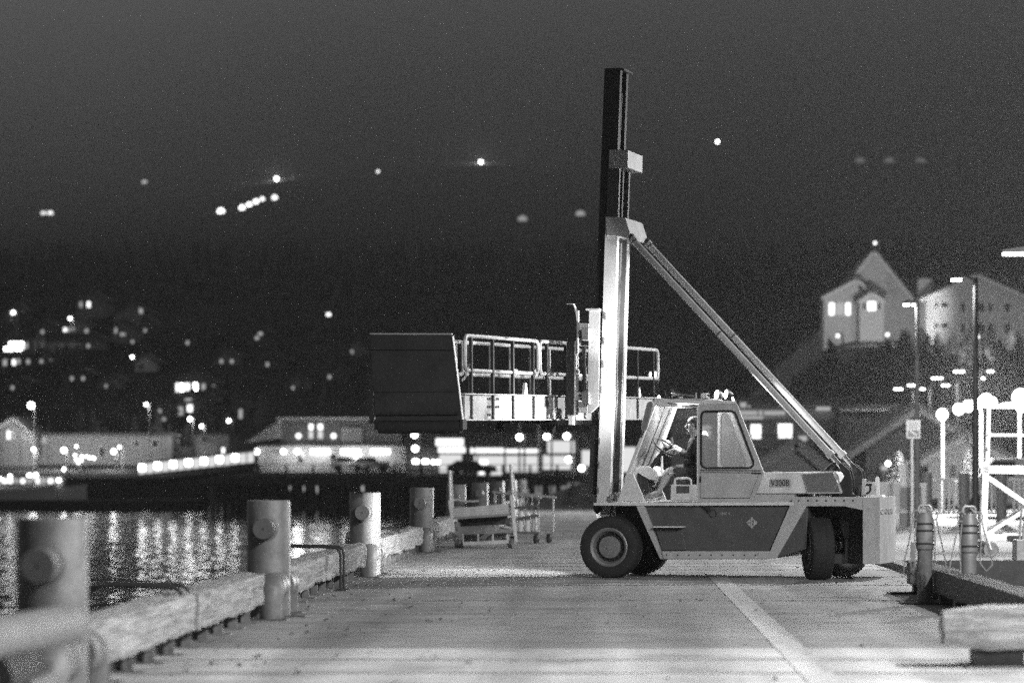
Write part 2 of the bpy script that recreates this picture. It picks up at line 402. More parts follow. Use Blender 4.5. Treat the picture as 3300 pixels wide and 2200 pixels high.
kind(MB().box(DX1+.01, 60, -10, 22.2, -.4, -.004).build('near_apron', M_slab), 'structure')
kind(MB().box(DX1+.01, 60, 49.6, 117.9, -.4, -.004).build('far_apron', M_slab), 'structure')
kind(MB().box(DX0, DX1, -10, 9.6, -.3, 0).build('near_deck', M_deck), 'structure')
ln = MB()
y = 12.0
while y < 44: ln.box(1.44, 1.70, y, min(44, y+PANEL-.02), .001, .0055); y += PANEL
kind(ln.build('painted_line', M_line), 'structure')
lf = MB(); lr = random.Random(5)
for q in range(260):
    X = -3.4 + 2.2*lr.random()**2 if lr.random() < .55 else lr.uniform(-3.4, 4.4); Y = lr.uniform(20, 52); a = lr.uniform(0, 6.28); s_ = lr.uniform(.02, .055); c_, n_ = math.cos(a)*s_, math.sin(a)*s_; h = lr.uniform(.008, .03)
    lf.add([(X-c_, Y-n_, .007), (X+n_*.5, Y-c_*.5, .008+h*.4), (X+c_, Y+n_, .008+h), (X-n_*.5, Y+c_*.5, .008+h*.4)], [(0,1,2,3)])
kind(lf.build('fallen_leaves', M_bark), 'stuff')
dp = MB()
for yy in range(10, 118, 6):
    for xx in (-3.6, 0, 4.1): dp.tube([(xx, yy, -4), (xx, yy, -.63)], .2, 10)
kind(dp.build('dock_piling', M_pile), 'structure')

# ================================================================== FORKLIFT TRUCK
YAW = 16.0; TS_, TC_ = math.sin(R(YAW)), math.cos(R(YAW)); TY0 = 41.7
def S(px, py, v=0.0):
    k = (px - VX)/FPX
    u = (k*(TY0 + v*TC_) - v*TS_)/(TC_ + k*TS_)
    Y = TY0 - u*TS_ + v*TC_
    return (u, CAMH + (VY - py)*Y/FPX)
def Z1(x, y, v=0.0): return S(1780 + x*.4847, 1200 + y*.4847, v)
def ZA(x, y, v=0.0): return S(1980 + x*.2486, 1250 + y*.2486, v)
def Z3(x, y, v=0.0): return S(1800 + x*.587, 180 + y*.587, v)
def Z2(x, y, v=0.0): return S(1150 + x*.4464, 950 + y*.4464, v)
def ZR(x, y, v=0.0): return S(2050 + x*.2232, 1200 + y*.2232, v)
def P3(f, x, y, v): u, z = f(x, y, v); return (u, v, z)
def poly(f, pts, v): return [f(x, y, v) for x, y in pts]
truck = empty('forklift_truck', (0, TY0, 0), R(-YAW), 'heavy forklift truck with tall mast parked across the dock, carrying a gangway', 'forklift')
W = 1.92
def tpart(name, f, pts, v0, v1, m, bevel=.006, vref=None, parent=None):
    return MB().prism(poly(f, pts, v0 if vref is None else vref), v0, v1).build(name, m, parent or truck, bevel=bevel)
# chassis and deck
tpart('chassis', Z1, [(602,880),(1612,880),(1700,892),(1690,1170),(1490,1231),(1428,1239),(738,1236)], .06, W-.06, M_paintD, .012)
tpart('deck_plate', Z1, [(274,865),(1606,860),(1606,882),(566,884),(274,883)], -.01, W+.01, M_paintL, .008)
for v0, v1 in ((-.012, .34), (W-.34, W+.012)):
    tpart('front_fender', Z1, [(556,888),(610,884),(742,1240),(716,1240)], v0, v1, M_paint, .008, vref=-.01)
tpart('side_rail', Z1, [(722,1186),(1446,1186),(1424,1240),(738,1240)], -.03, .058, M_paint, .014)
tpart('step_plate', Z1, [(668,1021),(864,1021),(864,1030),(670,1030)], -.13, .058, M_paintL, .003)
tpart('step_shade', Z1, [(684,1034),(862,1034),(892,1180),(728,1180)], .02, .058, M_paintD, .006)  # added dark block where the shade under the step falls
tpart('front_frame', Z1, [(420,890),(600,890),(700,1150),(420,1180)], .46, W-.46, M_black, .01)
MB().tube([(0, .3, .44), (0, W-.3, .44)], .12, 16).build('front_axle', M_black, truck, True)
# rear body with wheel arch, counterweight
tpart('rear_fender', Z1, [(1604,826),(2062,827),(2062,914),(1935,888),(1690,888),(1492,1231),(1424,1240)], -.008, .058, M_paint, .008)
tpart('rear_fender', Z1, [(1604,826),(2062,827),(2062,914),(1935,888),(1690,888),(1492,1231),(1424,1240)], W-.058, W+.008, M_paint, .008, vref=0)
tpart('rear_deck', Z1, [(1606,827),(2062,829),(2062,846),(1606,846)], .06, W-.06, M_paint, .004)
tpart('wheel_well', Z1, [(1700,848),(2060,848),(2060,1100),(1940,1100),(1900,960),(1700,960)], .62, W-.62, M_black, .006)
uA = Z1(2064,900,0)[0]; uC = Z1(2140,900,0)[0]; zT = Z1(2130,828,0)[1]; zB = Z1(2130,1272,0)[1]
cw = [(uA+.005, -.012), (uC, -.012), (uC+.06, .10), (uC+.085, .98), (uC-.02, W-.14), (uC-.16, W+.012), (uA+.005, W+.012)]
MB().prism(cw, zB, zT, 'z').build('counterweight', M_paint, truck, bevel=.018)
tpart('tow_block', Z1, [(1945,1090),(2062,1090),(2062,1270),(1850,1270),(1850,1205),(1945,1205)], .70, W-.70, M_paintD, .006)
ca = Vector((uC+.06, .10, 0)); cb = Vector((uC+.085, .98, 0)); dirv = (cb-ca).normalized()
text('raised_lettering', 'CATER', .105, .008, M_paint, truck, ca + dirv*.44 + Vector((.004, 0, Z1(2200,922,.4)[1])), dirv, (0,0,1), .80)
# hood, grille, plate
hv = .30
tpart('engine_hood', Z1, [(1330,664),(1868,656),(1926,806),(1330,806)], hv, W-hv, M_paintL, .035)
tpart('hood_base', Z1, [(1330,808),(1608,808),(1608,860),(1330,860)], hv-.06, W-hv+.06, M_paint, .006)
tpart('radiator_grille', Z1, [(1664,674),(1866,660),(1918,798),(1698,800)], hv-.014, hv+.02, M_grille, .002, vref=hv)
gp = [P3(Z1,x,y,hv) for x, y in [(1664,674),(1866,660),(1918,798),(1698,800)]]
MB().tube([(p[0], hv-.016, p[2]) for p in gp], .014, 6, closed=True).build('grille_frame', M_alu, truck)
gl = MB()
for k in range(1, 9):
    t_ = k/9; a = Vector(gp[0]).lerp(Vector(gp[3]), t_); b = Vector(gp[1]).lerp(Vector(gp[2]), t_)
    gl.bar((a.x+.02, hv-.018, a.z), (b.x-.02, hv-.018, b.z), .006, .006)
gl.build('grille_bars', M_steel, truck)
pl = tpart('model_plate', Z1, [(1446,709),(1584,709),(1584,759),(1446,759)], hv-.006, hv+.01, M_plate, .002, vref=hv)
c0 = P3(Z1, 1515, 735, hv)
MB().tube([(P3(Z1,x,y,hv)[0], hv-.007, P3(Z1,x,y,hv)[2]) for x, y in [(1446,709),(1584,709),(1584,759),(1446,759)]], .0035, 5, closed=True).build('plate_border', M_alu, pl)
text('lettering', 'V300B', .125, .002, M_letter, pl, (c0[0], hv-.009, c0[2]), (1,0,0), (0,0,1), .27)
# diamond emblem on the chassis
ec = Vector(P3(Z1, 1327, 997, .06)); dm = MB()
er = .085
for pg in ([(-.18,-.80),(0,-1),(.20,-.80),(.20,-.36),(.03,-.36),(.03,-.13),(.20,-.13),(.20,.13),(.03,.13),(.03,.36),(.20,.36),(.20,.80),(0,1),(-.18,.80)],
           [(-1,0),(-.58,.06),(-.27,.06),(-.27,.68)], [(-.94,-.08),(-.58,-.08),(-.27,-.08),(-.27,-.68)], [(.28,.68),(.28,-.68),(1,0)]):
    dm.prism([(ec.x+x*er, ec.z+y*er) for x, y in pg], .0545, .0585)
dm.build('diamond_emblem', M_logo, truck)
text('stencil', 'OSC 4', .05, .001, M_logo, truck, (Z1(1150,936,.06)[0], .057, Z1(1150,936,.06)[1]), (1,0,0), (0,0,1))
MB().lathe([(0,-.02),(.045,-.02),(.055,-.005),(.055,.02)], P3(Z1,1068,935,.06), (0,-1,0), 16).build('filler_cap', M_dsteel, truck, True)
tpart('filler_bracket', Z1, [(985,868),(1020,868),(1052,920),(1040,930)], .0, .058, M_black, .003)
bl = MB()
for x in range(1640, 2060, 60): c_ = P3(Z1, x, 850, -.008); bl.tube([(c_[0], -.016, c_[2]), (c_[0], -.004, c_[2])], .014, 6)
for x in range(760, 1420, 74): c_ = P3(Z1, x, 1212, -.03); bl.tube([(c_[0], -.038, c_[2]), (c_[0], -.026, c_[2])], .012, 6)
bl.build('chassis_bolts', M_dsteel, truck)
# wheels
def wheel(c, rad, wd, ang, outer=-1):
    d = Vector((math.sin(R(ang))*1.0, math.cos(R(ang))*outer, 0)).normalized()
    prof = [(.52,-.40),(.56,-.46),(.70,-.50),(.90,-.50),(.965,-.44),(1.0,-.32),(1.0,.32),(.965,.44),(.90,.50),(.70,.50),(.56,.46),(.52,.40)]
    t = MB().lathe([(r*rad, a*wd) for r, a in prof], c, d, 48).build('wheel', M_rubber, truck, True)
    MB().lathe([(.52*rad,-.42*wd),(.52*rad,.30*wd),(.57*rad,.44*wd),(.635*rad,.505*wd),(.60*rad,.53*wd),(.53*rad,.46*wd),(.50*rad,.30*wd),(.47*rad,.24*wd)], c, d, 48).build('rim', M_steel, t, True)
    MB().lathe([(.475*rad,.22*wd),(.40*rad,.20*wd),(.30*rad,.20*wd)], c, d, 40).build('rim_disc', M_black, t, True)
    MB().lathe([(.36*rad,.12*wd),(.365*rad,.36*wd),(.34*rad,.40*wd),(.20*rad,.42*wd),(.09*rad,.42*wd),(.085*rad,.46*wd),(0,.465*wd)], c, d, 40).build('hub', M_steel, t, True)
    nb = MB(); x = Vector((0,0,1)); yv = d.cross(x)
    for k in range(16):
        a = 2*math.pi*k/16; q = Vector(c) + (x*math.cos(a)+yv*math.sin(a))*rad*.425 + d*.2*wd
        nb.tube([q, q + d*.035], .016, 6)
    nb.build('wheel_nuts', M_dsteel, t)
    tb = MB()
    for k in range(40):
        a = 2*math.pi*k/40
        for sgn in (-1, 1):
            e = x*math.cos(a+sgn*.03)+yv*math.sin(a+sgn*.03)
            q = Vector(c) + e*(rad*.998)
            tb.bar(q + d*sgn*.10*wd, q + d*sgn*.47*wd - e*.02, .030, .018, up=e)
    tb.build('tread', M_rubber, t)
    return t
uf, zf = Z1(374, 1158, 0)
wheel((uf, .16, .445), .445, .32, 0); wheel((uf, W-.16, .445), .445, .32, 0, 1)
ur = Z1(1755, 1160, .1)[0]
wheel((ur+.0, .22, .44), .44, .32, -66)
wheel((ur+.05, W-.25, .44), .44, .32, -128)
MB().tube([(ur, .3, .46), (ur, W-.3, .46)], .09, 12).build('steer_axle', M_black, truck, True)
# ---- cab
CV0, CV1 = .10, 1.30
win = [(1012,258),(1190,256),(1212,268),(1222,286),(1336,590),(1336,612),(1322,630),(1300,634),(1020,634),(998,626),(988,604),(990,284),(998,266)]
outer = [(970,208),(1226,208),(1408,668),(1326,862),(968,862)]
MB().prism_hole(poly(Z1,outer,CV0), poly(Z1,win,CV0), CV0, CV0+.045).build('cab_door', M_paint, truck, bevel=.006)
door = truck.children[-1]
MB().tube([P3(Z1,x,y,CV0) for x, y in win], .016, 6, closed=True).build('window_gasket', M_gasket, truck)
MB().prism(poly(Z1,win,CV0), CV0+.02, CV0+.026).build('window_pane', M_glass, truck)
tpart('door_sill_trim', Z1, [(982,644),(1388,648),(1388,655),(982,652)], CV0-.008, CV0, M_paintD, .002, vref=CV0)
MB().tube([(q[0], CV0-.002, q[2]) for q in [P3(Z1,x,y,CV0) for x, y in [(984,662),(1378,666),(1312,834),(984,834)]]], .005, 5, closed=True).build('door_seam', M_black, truck)
MB().tube([P3(Z1,985,690,CV0-.02), P3(Z1,985,730,CV0-.02)], .010, 6).build('door_handle', M_dsteel, truck)
tpart('door_hinge', Z1, [(1325,664),(1392,664),(1392,674),(1325,674)], CV0-.012, CV0, M_dsteel, .002, vref=CV0)
TAP = .37
def far(pts): return [(u - (TAP if x > 1100 else 0), z) for (u, z), (x, y) in zip(poly(Z1,pts,CV0), pts)]
MB().prism_hole(far(outer), far(win), CV1-.045, CV1).build('cab_side_wall', M_paintL, truck, bevel=.006)
MB().prism(far(win), CV1-.026, CV1-.02).build('window_pane', M_glass, truck)
def tp(p, v): t_ = (v-CV0)/(CV1-CV0); return (p[0] - .03 - TAP*t_, v, p[1])
# rear frame of the cab between the two sides
for (a, b, n_) in (((1226,208),(1408,668),.10), ((1408,668),(1326,862),.10)):
    pa = Z1(*a, CV0); pb = Z1(*b, CV0)
    for v in (CV0+.12, CV0+.55, CV1-.10):
        MB().bar(tp(pa,v), tp(pb,v), .07, .03, up=(0,1,0)).build('rear_post', M_paintL, truck, bevel=.004)
pa = Z1(1408,668,CV0); pb = Z1(1326,862,CV0); q4 = [tp(pa,CV0+.05), tp(pa,CV1-.05), tp(pb,CV1-.05), tp(pb,CV0+.05)]
MB().add(q4 + [(x-.02,y,z) for x, y, z in q4], [(0,1,2,3),(7,6,5,4),(0,4,5,1),(1,5,6,2),(2,6,7,3),(3,7,4,0)]).build('rear_panel', M_paint, truck)
pa = Z1(1226,208,CV0); pb = Z1(1408,668,CV0); q4 = [tp(pa,CV0+.05), tp(pa,CV1-.05), tp(pb,CV1-.05), tp(pb,CV0+.05)]
MB().add(q4 + [(x-.006,y,z) for x, y, z in q4], [(0,1,2,3),(7,6,5,4),(0,4,5,1),(1,5,6,2),(2,6,7,3),(3,7,4,0)]).build('rear_window_pane', M_glass, truck)
# roof
rf = poly(Z1, [(700,198),(968,206),(1226,207),(1226,188),(968,186),(730,172),(700,182)], CV0); n_ = len(rf); rm = MB().prism(rf, CV0-.02, CV1+.02)
rm.v = [(x - (TAP if (y > .5 and i % n_ in (2, 3)) else 0), y, z) for i, (x, y, z) in enumerate(rm.v)]
rm.build('cab_roof', M_paintL, truck, bevel=.02)
tpart('roof_hatch', Z1, [(800,171),(1058,173),(1075,187),(800,182)], CV0+.08, CV1-.15, M_paint, .01, vref=CV0)
tpart('roof_gutter', ZA, [(740,236),(1080,238),(1080,250),(740,250)], CV0-.03, CV0, M_paintL, .003, vref=CV0)
tpart('door_post', ZA, [(1068,245),(1086,245),(1086,1470),(1068,1470)], CV0, CV0+.04, M_paintL, .003, vref=CV0)
# windscreen posts (near, two mullions, far) and panes
L1t, L1b = ZA(530,180,CV0), ZA(140,1205,CV0)
def wp(v, t_): return (L1t[0] + (L1b[0]-L1t[0])*t_, v, L1t[1] + (L1b[1]-L1t[1])*t_)
for v, wd_, m_ in ((CV0+.015,.045,M_paintL),(CV1-.02,.05,M_paintL)):
    MB().bar(wp(v,0), wp(v,1), wd_, .06, up=(0,1,0)).build('windscreen_post', m_, truck, bevel=.005)
for v in (CV0+.62, CV0+.93):
    MB().bar(wp(v,.02), wp(v,.80), .018, .03, up=(0,1,0)).build('windscreen_mullion', M_gasket, truck)
a, b = wp(CV0+.04, .01), wp(CV1-.05, .98)
for v0, v1 in ((CV0+.045,CV0+.605),(CV0+.635,CV0+.915),(CV0+.945,CV1-.05)):
    p0, p1 = wp(v0,.01), wp(v0,.82); q0, q1 = wp(v1,.01), wp(v1,.82)
    MB().add([p0,q0,q1,p1],[(0,1,2,3)]).build('windscreen_pane', M_wind, truck)
p0, p1 = wp(CV0+.045,.82), wp(CV0+.045,1.0); q0, q1 = wp(CV1-.05,.82), wp(CV1-.05,1.0)
MB().add([p0,q0,q1,p1, (p0[0]+.02,)+p0[1:], (q0[0]+.02,)+q0[1:], (q1[0]+.02,)+q1[1:], (p1[0]+.02,)+p1[1:]],
         [(0,1,2,3),(7,6,5,4),(0,4,5,1),(1,5,6,2),(2,6,7,3),(3,7,4,0)]).build('front_panel', M_paintL, truck)
tpart('windscreen_header', ZA, [(525,125),(600,130),(740,236),(590,240),(515,200)], CV0-.01, CV1, M_paintL, .012, vref=CV0)
for v0 in (CV0-.02, CV1-.02):
    tpart('cowl_bracket', ZA, [(205,1108),(240,1108),(398,1466),(40,1466),(130,1215)], v0, v0+.04, M_paintL, .005, vref=CV0-.02)
# quarter glass line that closes the front of the door opening
MB().bar(P3(ZA,800,252,CV1-.06), P3(ZA,600,810,CV1-.06), .03, .03, up=(0,1,0)).build('door_frame_bar', M_paintL, truck)
tpart('cab_floor', ZA, [(390,1458),(1080,1458),(1080,1468),(390,1468)], CV0, CV1, M_paintL, .002, vref=CV0)
tpart('dashboard', ZA, [(295,1012),(470,1015),(555,1085),(572,1140),(550,1200),(460,1180),(300,1090)], .52, 1.12, M_paintL, .012, vref=.6)
tpart('pedal_bracket', ZA, [(300,1110),(430,1150),(480,1330),(420,1340),(330,1240)], .55, .9, M_dsteel, .008, vref=.6)
MB().tube([P3(ZA,650,800,.60), P3(ZA,540,930,.60), P3(ZA,350,1220,.60)], [.022,.032,.03], 10).build('steering_column', M_dsteel, truck, True)
scn = Vector(P3(ZA,657,762,.60)); e1 = Vector(P3(ZA,775,858,.60)) - Vector(P3(ZA,538,666,.60)); e1 = e1.normalized(); rw = .185
# the wheel leans so that a narrow ellipse is seen
e2 = (Vector((0,1,0))*.97 + Vector((.10,0,.22))).normalized(); e2 = (e2 - e1*e2.dot(e1)).normalized()
ring = [scn + e1*math.cos(2*math.pi*k/28)*rw + e2*math.sin(2*math.pi*k/28)*rw for k in range(28)]
sw = MB().tube(ring, .014, 8, closed=True)
for k in (2, 11, 21): sw.tube([scn - e1.cross(e2)*.0, ring[k]], .009, 6)
sw.build('steering_wheel', M_black, truck, True)
MB().tube([P3(ZA,520,775,.55), P3(ZA,600,830,.58)], .008, 6).build('column_lever', M_black, truck)
MB().tube([P3(ZA,742,640,.95), P3(ZA,752,750,.95)], [.018,.022], 8).build('lever', M_black, truck, True)
MB().ball(P3(ZA,690,722,1.0), .055, 14, 8).build('gauge_lamp', M_white, truck, True)
MB().tube([P3(ZA,615,880,.8), P3(ZA,618,1130,.8), P3(ZA,600,1290,.8)], .018, 8).build('grab_pole', M_paintL, truck, True)
bx_ = tpart('battery_box', ZA, [(728,1250),(1066,1250),(1066,1456),(728,1456)], CV0+.0, CV0+.34, M_paintL, .008, vref=CV0)
tpart('pocket_shade', ZA, [(803,1268),(972,1268),(972,1362),(803,1362)], CV0-.004, CV0+.02, M_paintD, .003, vref=CV0, parent=bx_)  # raised dark plate stands in for the shaded recess
MB().tube([P3(ZA,x,y,CV0+.05) for x, y in [(782,1252),(782,1205),(792,1182),(815,1170),(960,1170),(984,1182),(994,1205),(994,1252)]], .016, 8).build('grab_handle', M_paintL, truck, True)
tpart('seat', ZA, [(872,1128),(1080,1105),(1080,1180),(890,1172)], .40, .86, M_black, .03, vref=.6)
tpart('seat_back', ZA, [(1085,600),(1160,600),(1130,1130),(1075,1130)], .40, .86, M_black, .03, vref=.6)
tpart('seat_base', ZA, [(900,1182),(1080,1182),(1080,1456),(920,1456)], .44, .82, M_paintD, .01, vref=.6)
# mirror
mir = [P3(ZA,x,y,-.08) for x, y in [(455,182),(495,178),(500,210),(412,535),(388,552),(356,530),(360,470),(430,205)]]
mo = MB().tube(mir, .011, 6, closed=True).build('mirror_frame', M_alu, truck, True)
MB().add([(q[0], q[1]+d_, q[2]) for d_ in (-.01,.01) for q in mir], [tuple(range(8)), tuple(range(15,7,-1))] + [(i,(i+1)%8,8+(i+1)%8,8+i) for i in range(8)]).build('mirror_glass', M_steel, mo)
MB().tube([P3(ZA,385,545,-.08), P3(ZA,360,600,.0), P3(ZA,350,640,.10)], .012, 6).build('mirror_arm', M_dsteel, truck)
# roof gear: horn, antenna stub, beacon, work lights
hp = [P3(ZR,x,y,.55) for x, y in [(520,302),(535,303),(570,306),(640,316),(740,328),(835,334)]]
MB().tube(hp, [.062,.042,.028,.018,.013,.011], 14).build('air_horn', M_chrome, truck, True)
MB().tube([P3(ZR,868,290,.55), P3(ZR,866,372,.55)], .016, 8).build('horn_valve', M_chrome, truck, True)
tpart('horn_bracket', ZR, [(600,345),(660,345),(680,372),(620,372)], .53, .57, M_alu, .002, vref=.55)
MB().tube([P3(ZR,410,262,.4), P3(ZR,437,345,.4), P3(ZR,455,378,.4)], [.016,.016,.010], 8).build('flasher', M_black, truck, True)
tpart('roof_box', ZR, [(948,296),(1030,296),(1036,372),(940,372)], .45, .62, M_paint, .006, vref=.5)
MB().tube([P3(ZR,1040,330,.5), P3(ZR,1060,330,.5)], .02, 8).build('antenna_base', M_black, truck)
WL = []
for k, (x, y, tx) in enumerate(((1165,318,-.30),(1300,312,-.10))):
    c = Vector(P3(ZR, x, y, .22+.1*k)); d = Vector((-.62, -.55+.1*k, .12)).normalized()
    h = MB().lathe([(0,-.10),(.03,-.10),(.062,-.05),(.075,-.012),(.078,0),(.068,.004)], c, d, 20).build('work_light', M_black, truck, True)
    MB().lathe([(.066,.003),(.04,.010),(0,.012)], c, d, 20).build('lens', E_work, h, True)
    MB().tube([c - Vector((0,0,.07)), Vector((c.x, c.y, Z1(1100,207,.2)[1]))], .014, 6).build('stalk', M_black, h)
    WL.append((c, d))
tpart('light_bracket', ZR, [(985,402),(1060,378),(1190,392),(1225,452),(985,450)], .16, .42, M_white, .005, vref=.2)
# ---- mast
def chan(name, pts, v0, v1, m, vref): return tpart(name, S, pts, v0, v1, m, .004, vref=vref)
VO0, VO1 = .50, 1.20
outer_near = [(1951,699),(1991,699),(1964,1670),(1921,1670)]
outer_pl = [(1951,699),(1991,699),(1964,1670),(1921,1670)]
chan('outer_mast_rail', outer_pl, VO0, VO0+.11, M_mast, VO0)
chan('outer_mast_rail', outer_pl, VO1-.11, VO1, M_mast, VO0)
inner_pl = [(1948,221),(2000,221),(1950,1590),(1896,1590)]
VI0, VI1 = .63, 1.07
chan('inner_mast_rail', inner_pl, VI0, VI0+.10, M_dsteel, VI0)
chan('inner_mast_rail', inner_pl, VI1-.10, VI1, M_dsteel, VI0)
# mid stage up to the upper crossmember
mid_pl = [(1961,482),(1999,482),(1962,1600),(1926,1600)]
chan('middle_mast_rail', mid_pl, VI0-.07, VI0-.005, M_paintD, VI0-.07)  # dark paint stands in for the middle rails being unlit
chan('middle_mast_rail', mid_pl, VI1+.005, VI1+.07, M_paintD, VI0-.07)
tpart('mast_top_plate', Z3, [(255,70),(362,68),(362,80),(255,80)], VI0-.02, VI1+.02, M_dsteel, .004, vref=VI0)
tpart('upper_crossmember', Z3, [(276,514),(382,518),(380,614),(275,618)], .50, 1.30, M_paint, .008, vref=.50)
tpart('mast_head', Z3, [(258,882),(366,888),(392,968),(384,1004),(330,990),(262,990)], .44, 1.38, M_paint, .010, vref=.44)
tpart('mast_gusset', Z3, [(264,992),(322,992),(322,1052),(300,1040)], .47, .50, M_mast, .003, vref=.47)
MB().tube([P3(S,1992,720,.85), P3(S,1958,1650,.85)], .075, 16).build('lift_cylinder', M_dsteel, truck, True)
for v in (.74, .96):
    MB().bar(P3(S,2004,300,v), P3(S,1950,1560,v), .012, .035, up=(0,1,0)).build('lift_chain', M_dsteel, truck)
MB().tube([P3(Z2,1880,0,VO0+.12), P3(Z2,1872,300,VO0+.12), P3(Z2,1880,700,VO0+.12), P3(Z2,1862,1000,VO0+.12), P3(Z2,1835,1200,VO0+.12), P3(Z2,1838,1420,VO0+.12)], .014, 6).build('mast_hose', M_black, truck, True)
for (x, y) in ((1793,145),(1785,325),(1776,490),(1762,672),(1752,860),(1752,1040),(1746,1215),(1740,1400)):
    c = Vector(P3(Z2, x, y, VO0)); MB().tube([c + Vector((0,-.02,.012)), c + Vector((0,.01,.012))], .018, 8).box(c.x-.010,c.x+.012,VO0-.008,VO0,c.z-.07,c.z+.0).build('mast_bolt', M_steel, truck)
tpart('mast_foot', Z1, [(196,802),(284,806),(284,824),(200,822)], .6, 1.1, M_dsteel, .006, vref=.6)
tpart('mast_pivot_plate', ZA, [(-60,1440),(10,1350),(52,1352),(70,1380),(30,1466),(-60,1466)], .42, .47, M_paintL, .004, vref=.42)
MB().lathe([(0,-.02),(.045,-.02),(.05,0),(.05,.05)], P3(ZA,0,1400,.42), (0,-1,0), 16).build('pivot_pin', M_alu, truck, True)
# ---- tilt struts with rods and brackets
for v in (.50, 1.37):
    top = Vector(P3(Z3, 405, 1008, .50)); bot = Vector(P3(Z1, 1850, 545, .50)); end = Vector(P3(Z1, 1945, 652, .50))
    top.y = bot.y = end.y = v
    d = (bot-top).normalized()
    st = MB().tube([top, bot], .048, 20).build('tilt_strut', M_paint, truck, True)
    MB().tube([top - d*.02, top + d*.03], .064, 16).build('strut_collar', M_paint, st, True)
    MB().tube([bot - d*.04, bot + d*.03], .064, 16).build('strut_collar', M_paint, st, True)
    MB().tube([bot, end], .036, 10).build('strut_rod', M_chrome, st, True)
    mp_ = top + d*1.9
    MB().tube([mp_ - d*.012, mp_ + d*.012], .052, 16).build('strut_band', M_paintD, st, True)
    br = [(1852,826),(1992,826),(1992,712),(1976,650),(1918,598),(1900,612),(1940,690)]
    tpart('strut_bracket', Z1, br, v-.10, v-.07, M_black, .004, vref=.40); tpart('strut_bracket', Z1, br, v+.07, v+.10, M_black, .004, vref=.40)
    MB().tube([(end.x, v-.13, end.z), (end.x, v+.13, end.z)], .035, 10).build('bracket_pin', M_dsteel, truck, True)
    up_ = Vector(P3(Z3, 392, 985, .50)); up_.y = v
    MB().tube([up_, top + d*.05], .05, 10).build('strut_eye', M_black, truck, True)
for dx in (0, 14):
    MB().tube([P3(Z1,x+dx,y,.36) for x, y in [(1752,820),(1756,765),(1775,710),(1805,660),(1840,622),(1874,596)]], .014, 6).build('hydraulic_hose', M_black, truck, True)
def shackle(x, y, v):
    c = Vector(P3(Z1, x, y, v)); pts = [c + Vector((math.cos(a)*.055, 0, math.sin(a)*.07)) for a in [R(q) for q in range(-230, 51, 20)]]
    MB().tube(pts, .016, 8).tube([pts[0] + Vector((-.03,0,0)), pts[-1] + Vector((.04,0,0))], .018, 8).build('shackle', M_dsteel, truck, True)
shackle(2015, 785, .45); shackle(2090, 770, .9)
tpart('lifting_lug', Z1, [(2062,706),(2084,706),(2084,812),(2056,818)], .86, .92, M_paint, .005, vref=.88)
tpart('pin_base', Z1, [(2122,812),(2194,812),(2204,826),(2118,826)], .5, .72, M_white, .005, vref=.55)
cp = Vector(P3(Z1, 2160, 818, .6)); MB().tube([cp, cp+Vector((0,0,.24)), cp+Vector((0,0,.27))], [.036,.028,.015], 12).build('locating_pin', M_white, truck, True)
# ---- carriage, forks and the frame that grips the gangway
for v in (.42, 1.24):
    tpart('carriage_plate', Z2, [(1676,112),(1752,112),(1744,800),(1690,850),(1664,850),(1668,520)], v, v+.04, M_mast, .004, vref=.42)
tpart('carriage_cap', Z2, [(1656,99),(1754,99),(1754,116),(1656,110)], .38, 1.32, M_mast, .003, vref=.42)
for y0 in (240, 700):
    tpart('carriage_bar', Z2, [(1640,y0),(1690,y0),(1690,y0+90),(1640,y0+90)], .30, 1.40, M_steel, .006, vref=.42)
for (x0,y0,x1,y1,m_) in ((1606,204,1664,258,M_white),(1625,262,1678,310,M_steel),(1612,310,1668,362,M_black),(1600,770,1656,850,M_white),(1578,700,1606,760,M_alu),(1528,868,1560,938,M_white)):
    tpart('carriage_block', Z2, [(x0,y0),(x1,y0),(x1,y1),(x0,y1)], .44, .62, m_, .005, vref=.44)
tpart('frame_strip', Z2, [(1520,64),(1570,64),(1592,112),(1606,112),(1604,420),(1594,430),(1592,205),(1584,125),(1566,70),(1520,68)], .40, .46, M_alu, .002, vref=.44)
tpart('lifting_post', Z2, [(1514,330),(1572,330),(1566,866),(1506,866)], .44, .60, M_dsteel, .006, vref=.44)
tpart('post_edge', Z2, [(1573,330),(1584,330),(1578,866),(1567,866)], .43, .60, M_alu, .002, vref=.44)
for v in (.55, 1.08):
    tpart('fork', Z2, [(1560,908),(1684,900),(1684,936),(1420,932),(1000,918),(1000,912)], v, v+.12, M_dsteel, .004, vref=.44)
ch = MB()
for k in range(7):
    c = Vector(P3(Z2, 1588 + (k%2)*4, 440 + k*14, .42)); 
    ch.tube([c + Vector((.016*math.cos(a)*(1 if k%2 else .4), .016*math.cos(a)*(.3 if k%2 else 1), .026*math.sin(a))) for a in [2*math.pi*q/10 for q in range(10)]], .006, 5, closed=True)
hk = [P3(Z2, x, y, .42) for x, y in [(1592,535),(1600,545),(1604,556),(1598,567),(1588,570),(1580,563)]]
ch.tube(hk, .012, 6)
ch.build('chain_and_hook', M_alu, truck, True)
for (x0,y0,x1,y1) in ((1632,370,1646,460),(1625,515,1662,690)):
    MB().tube([P3(Z2,(x0+x1)/2,y0,.5), P3(Z2,(x0+x1)/2,y1,.5)], .035, 12).build('side_shift_cylinder', M_dsteel, truck, True)
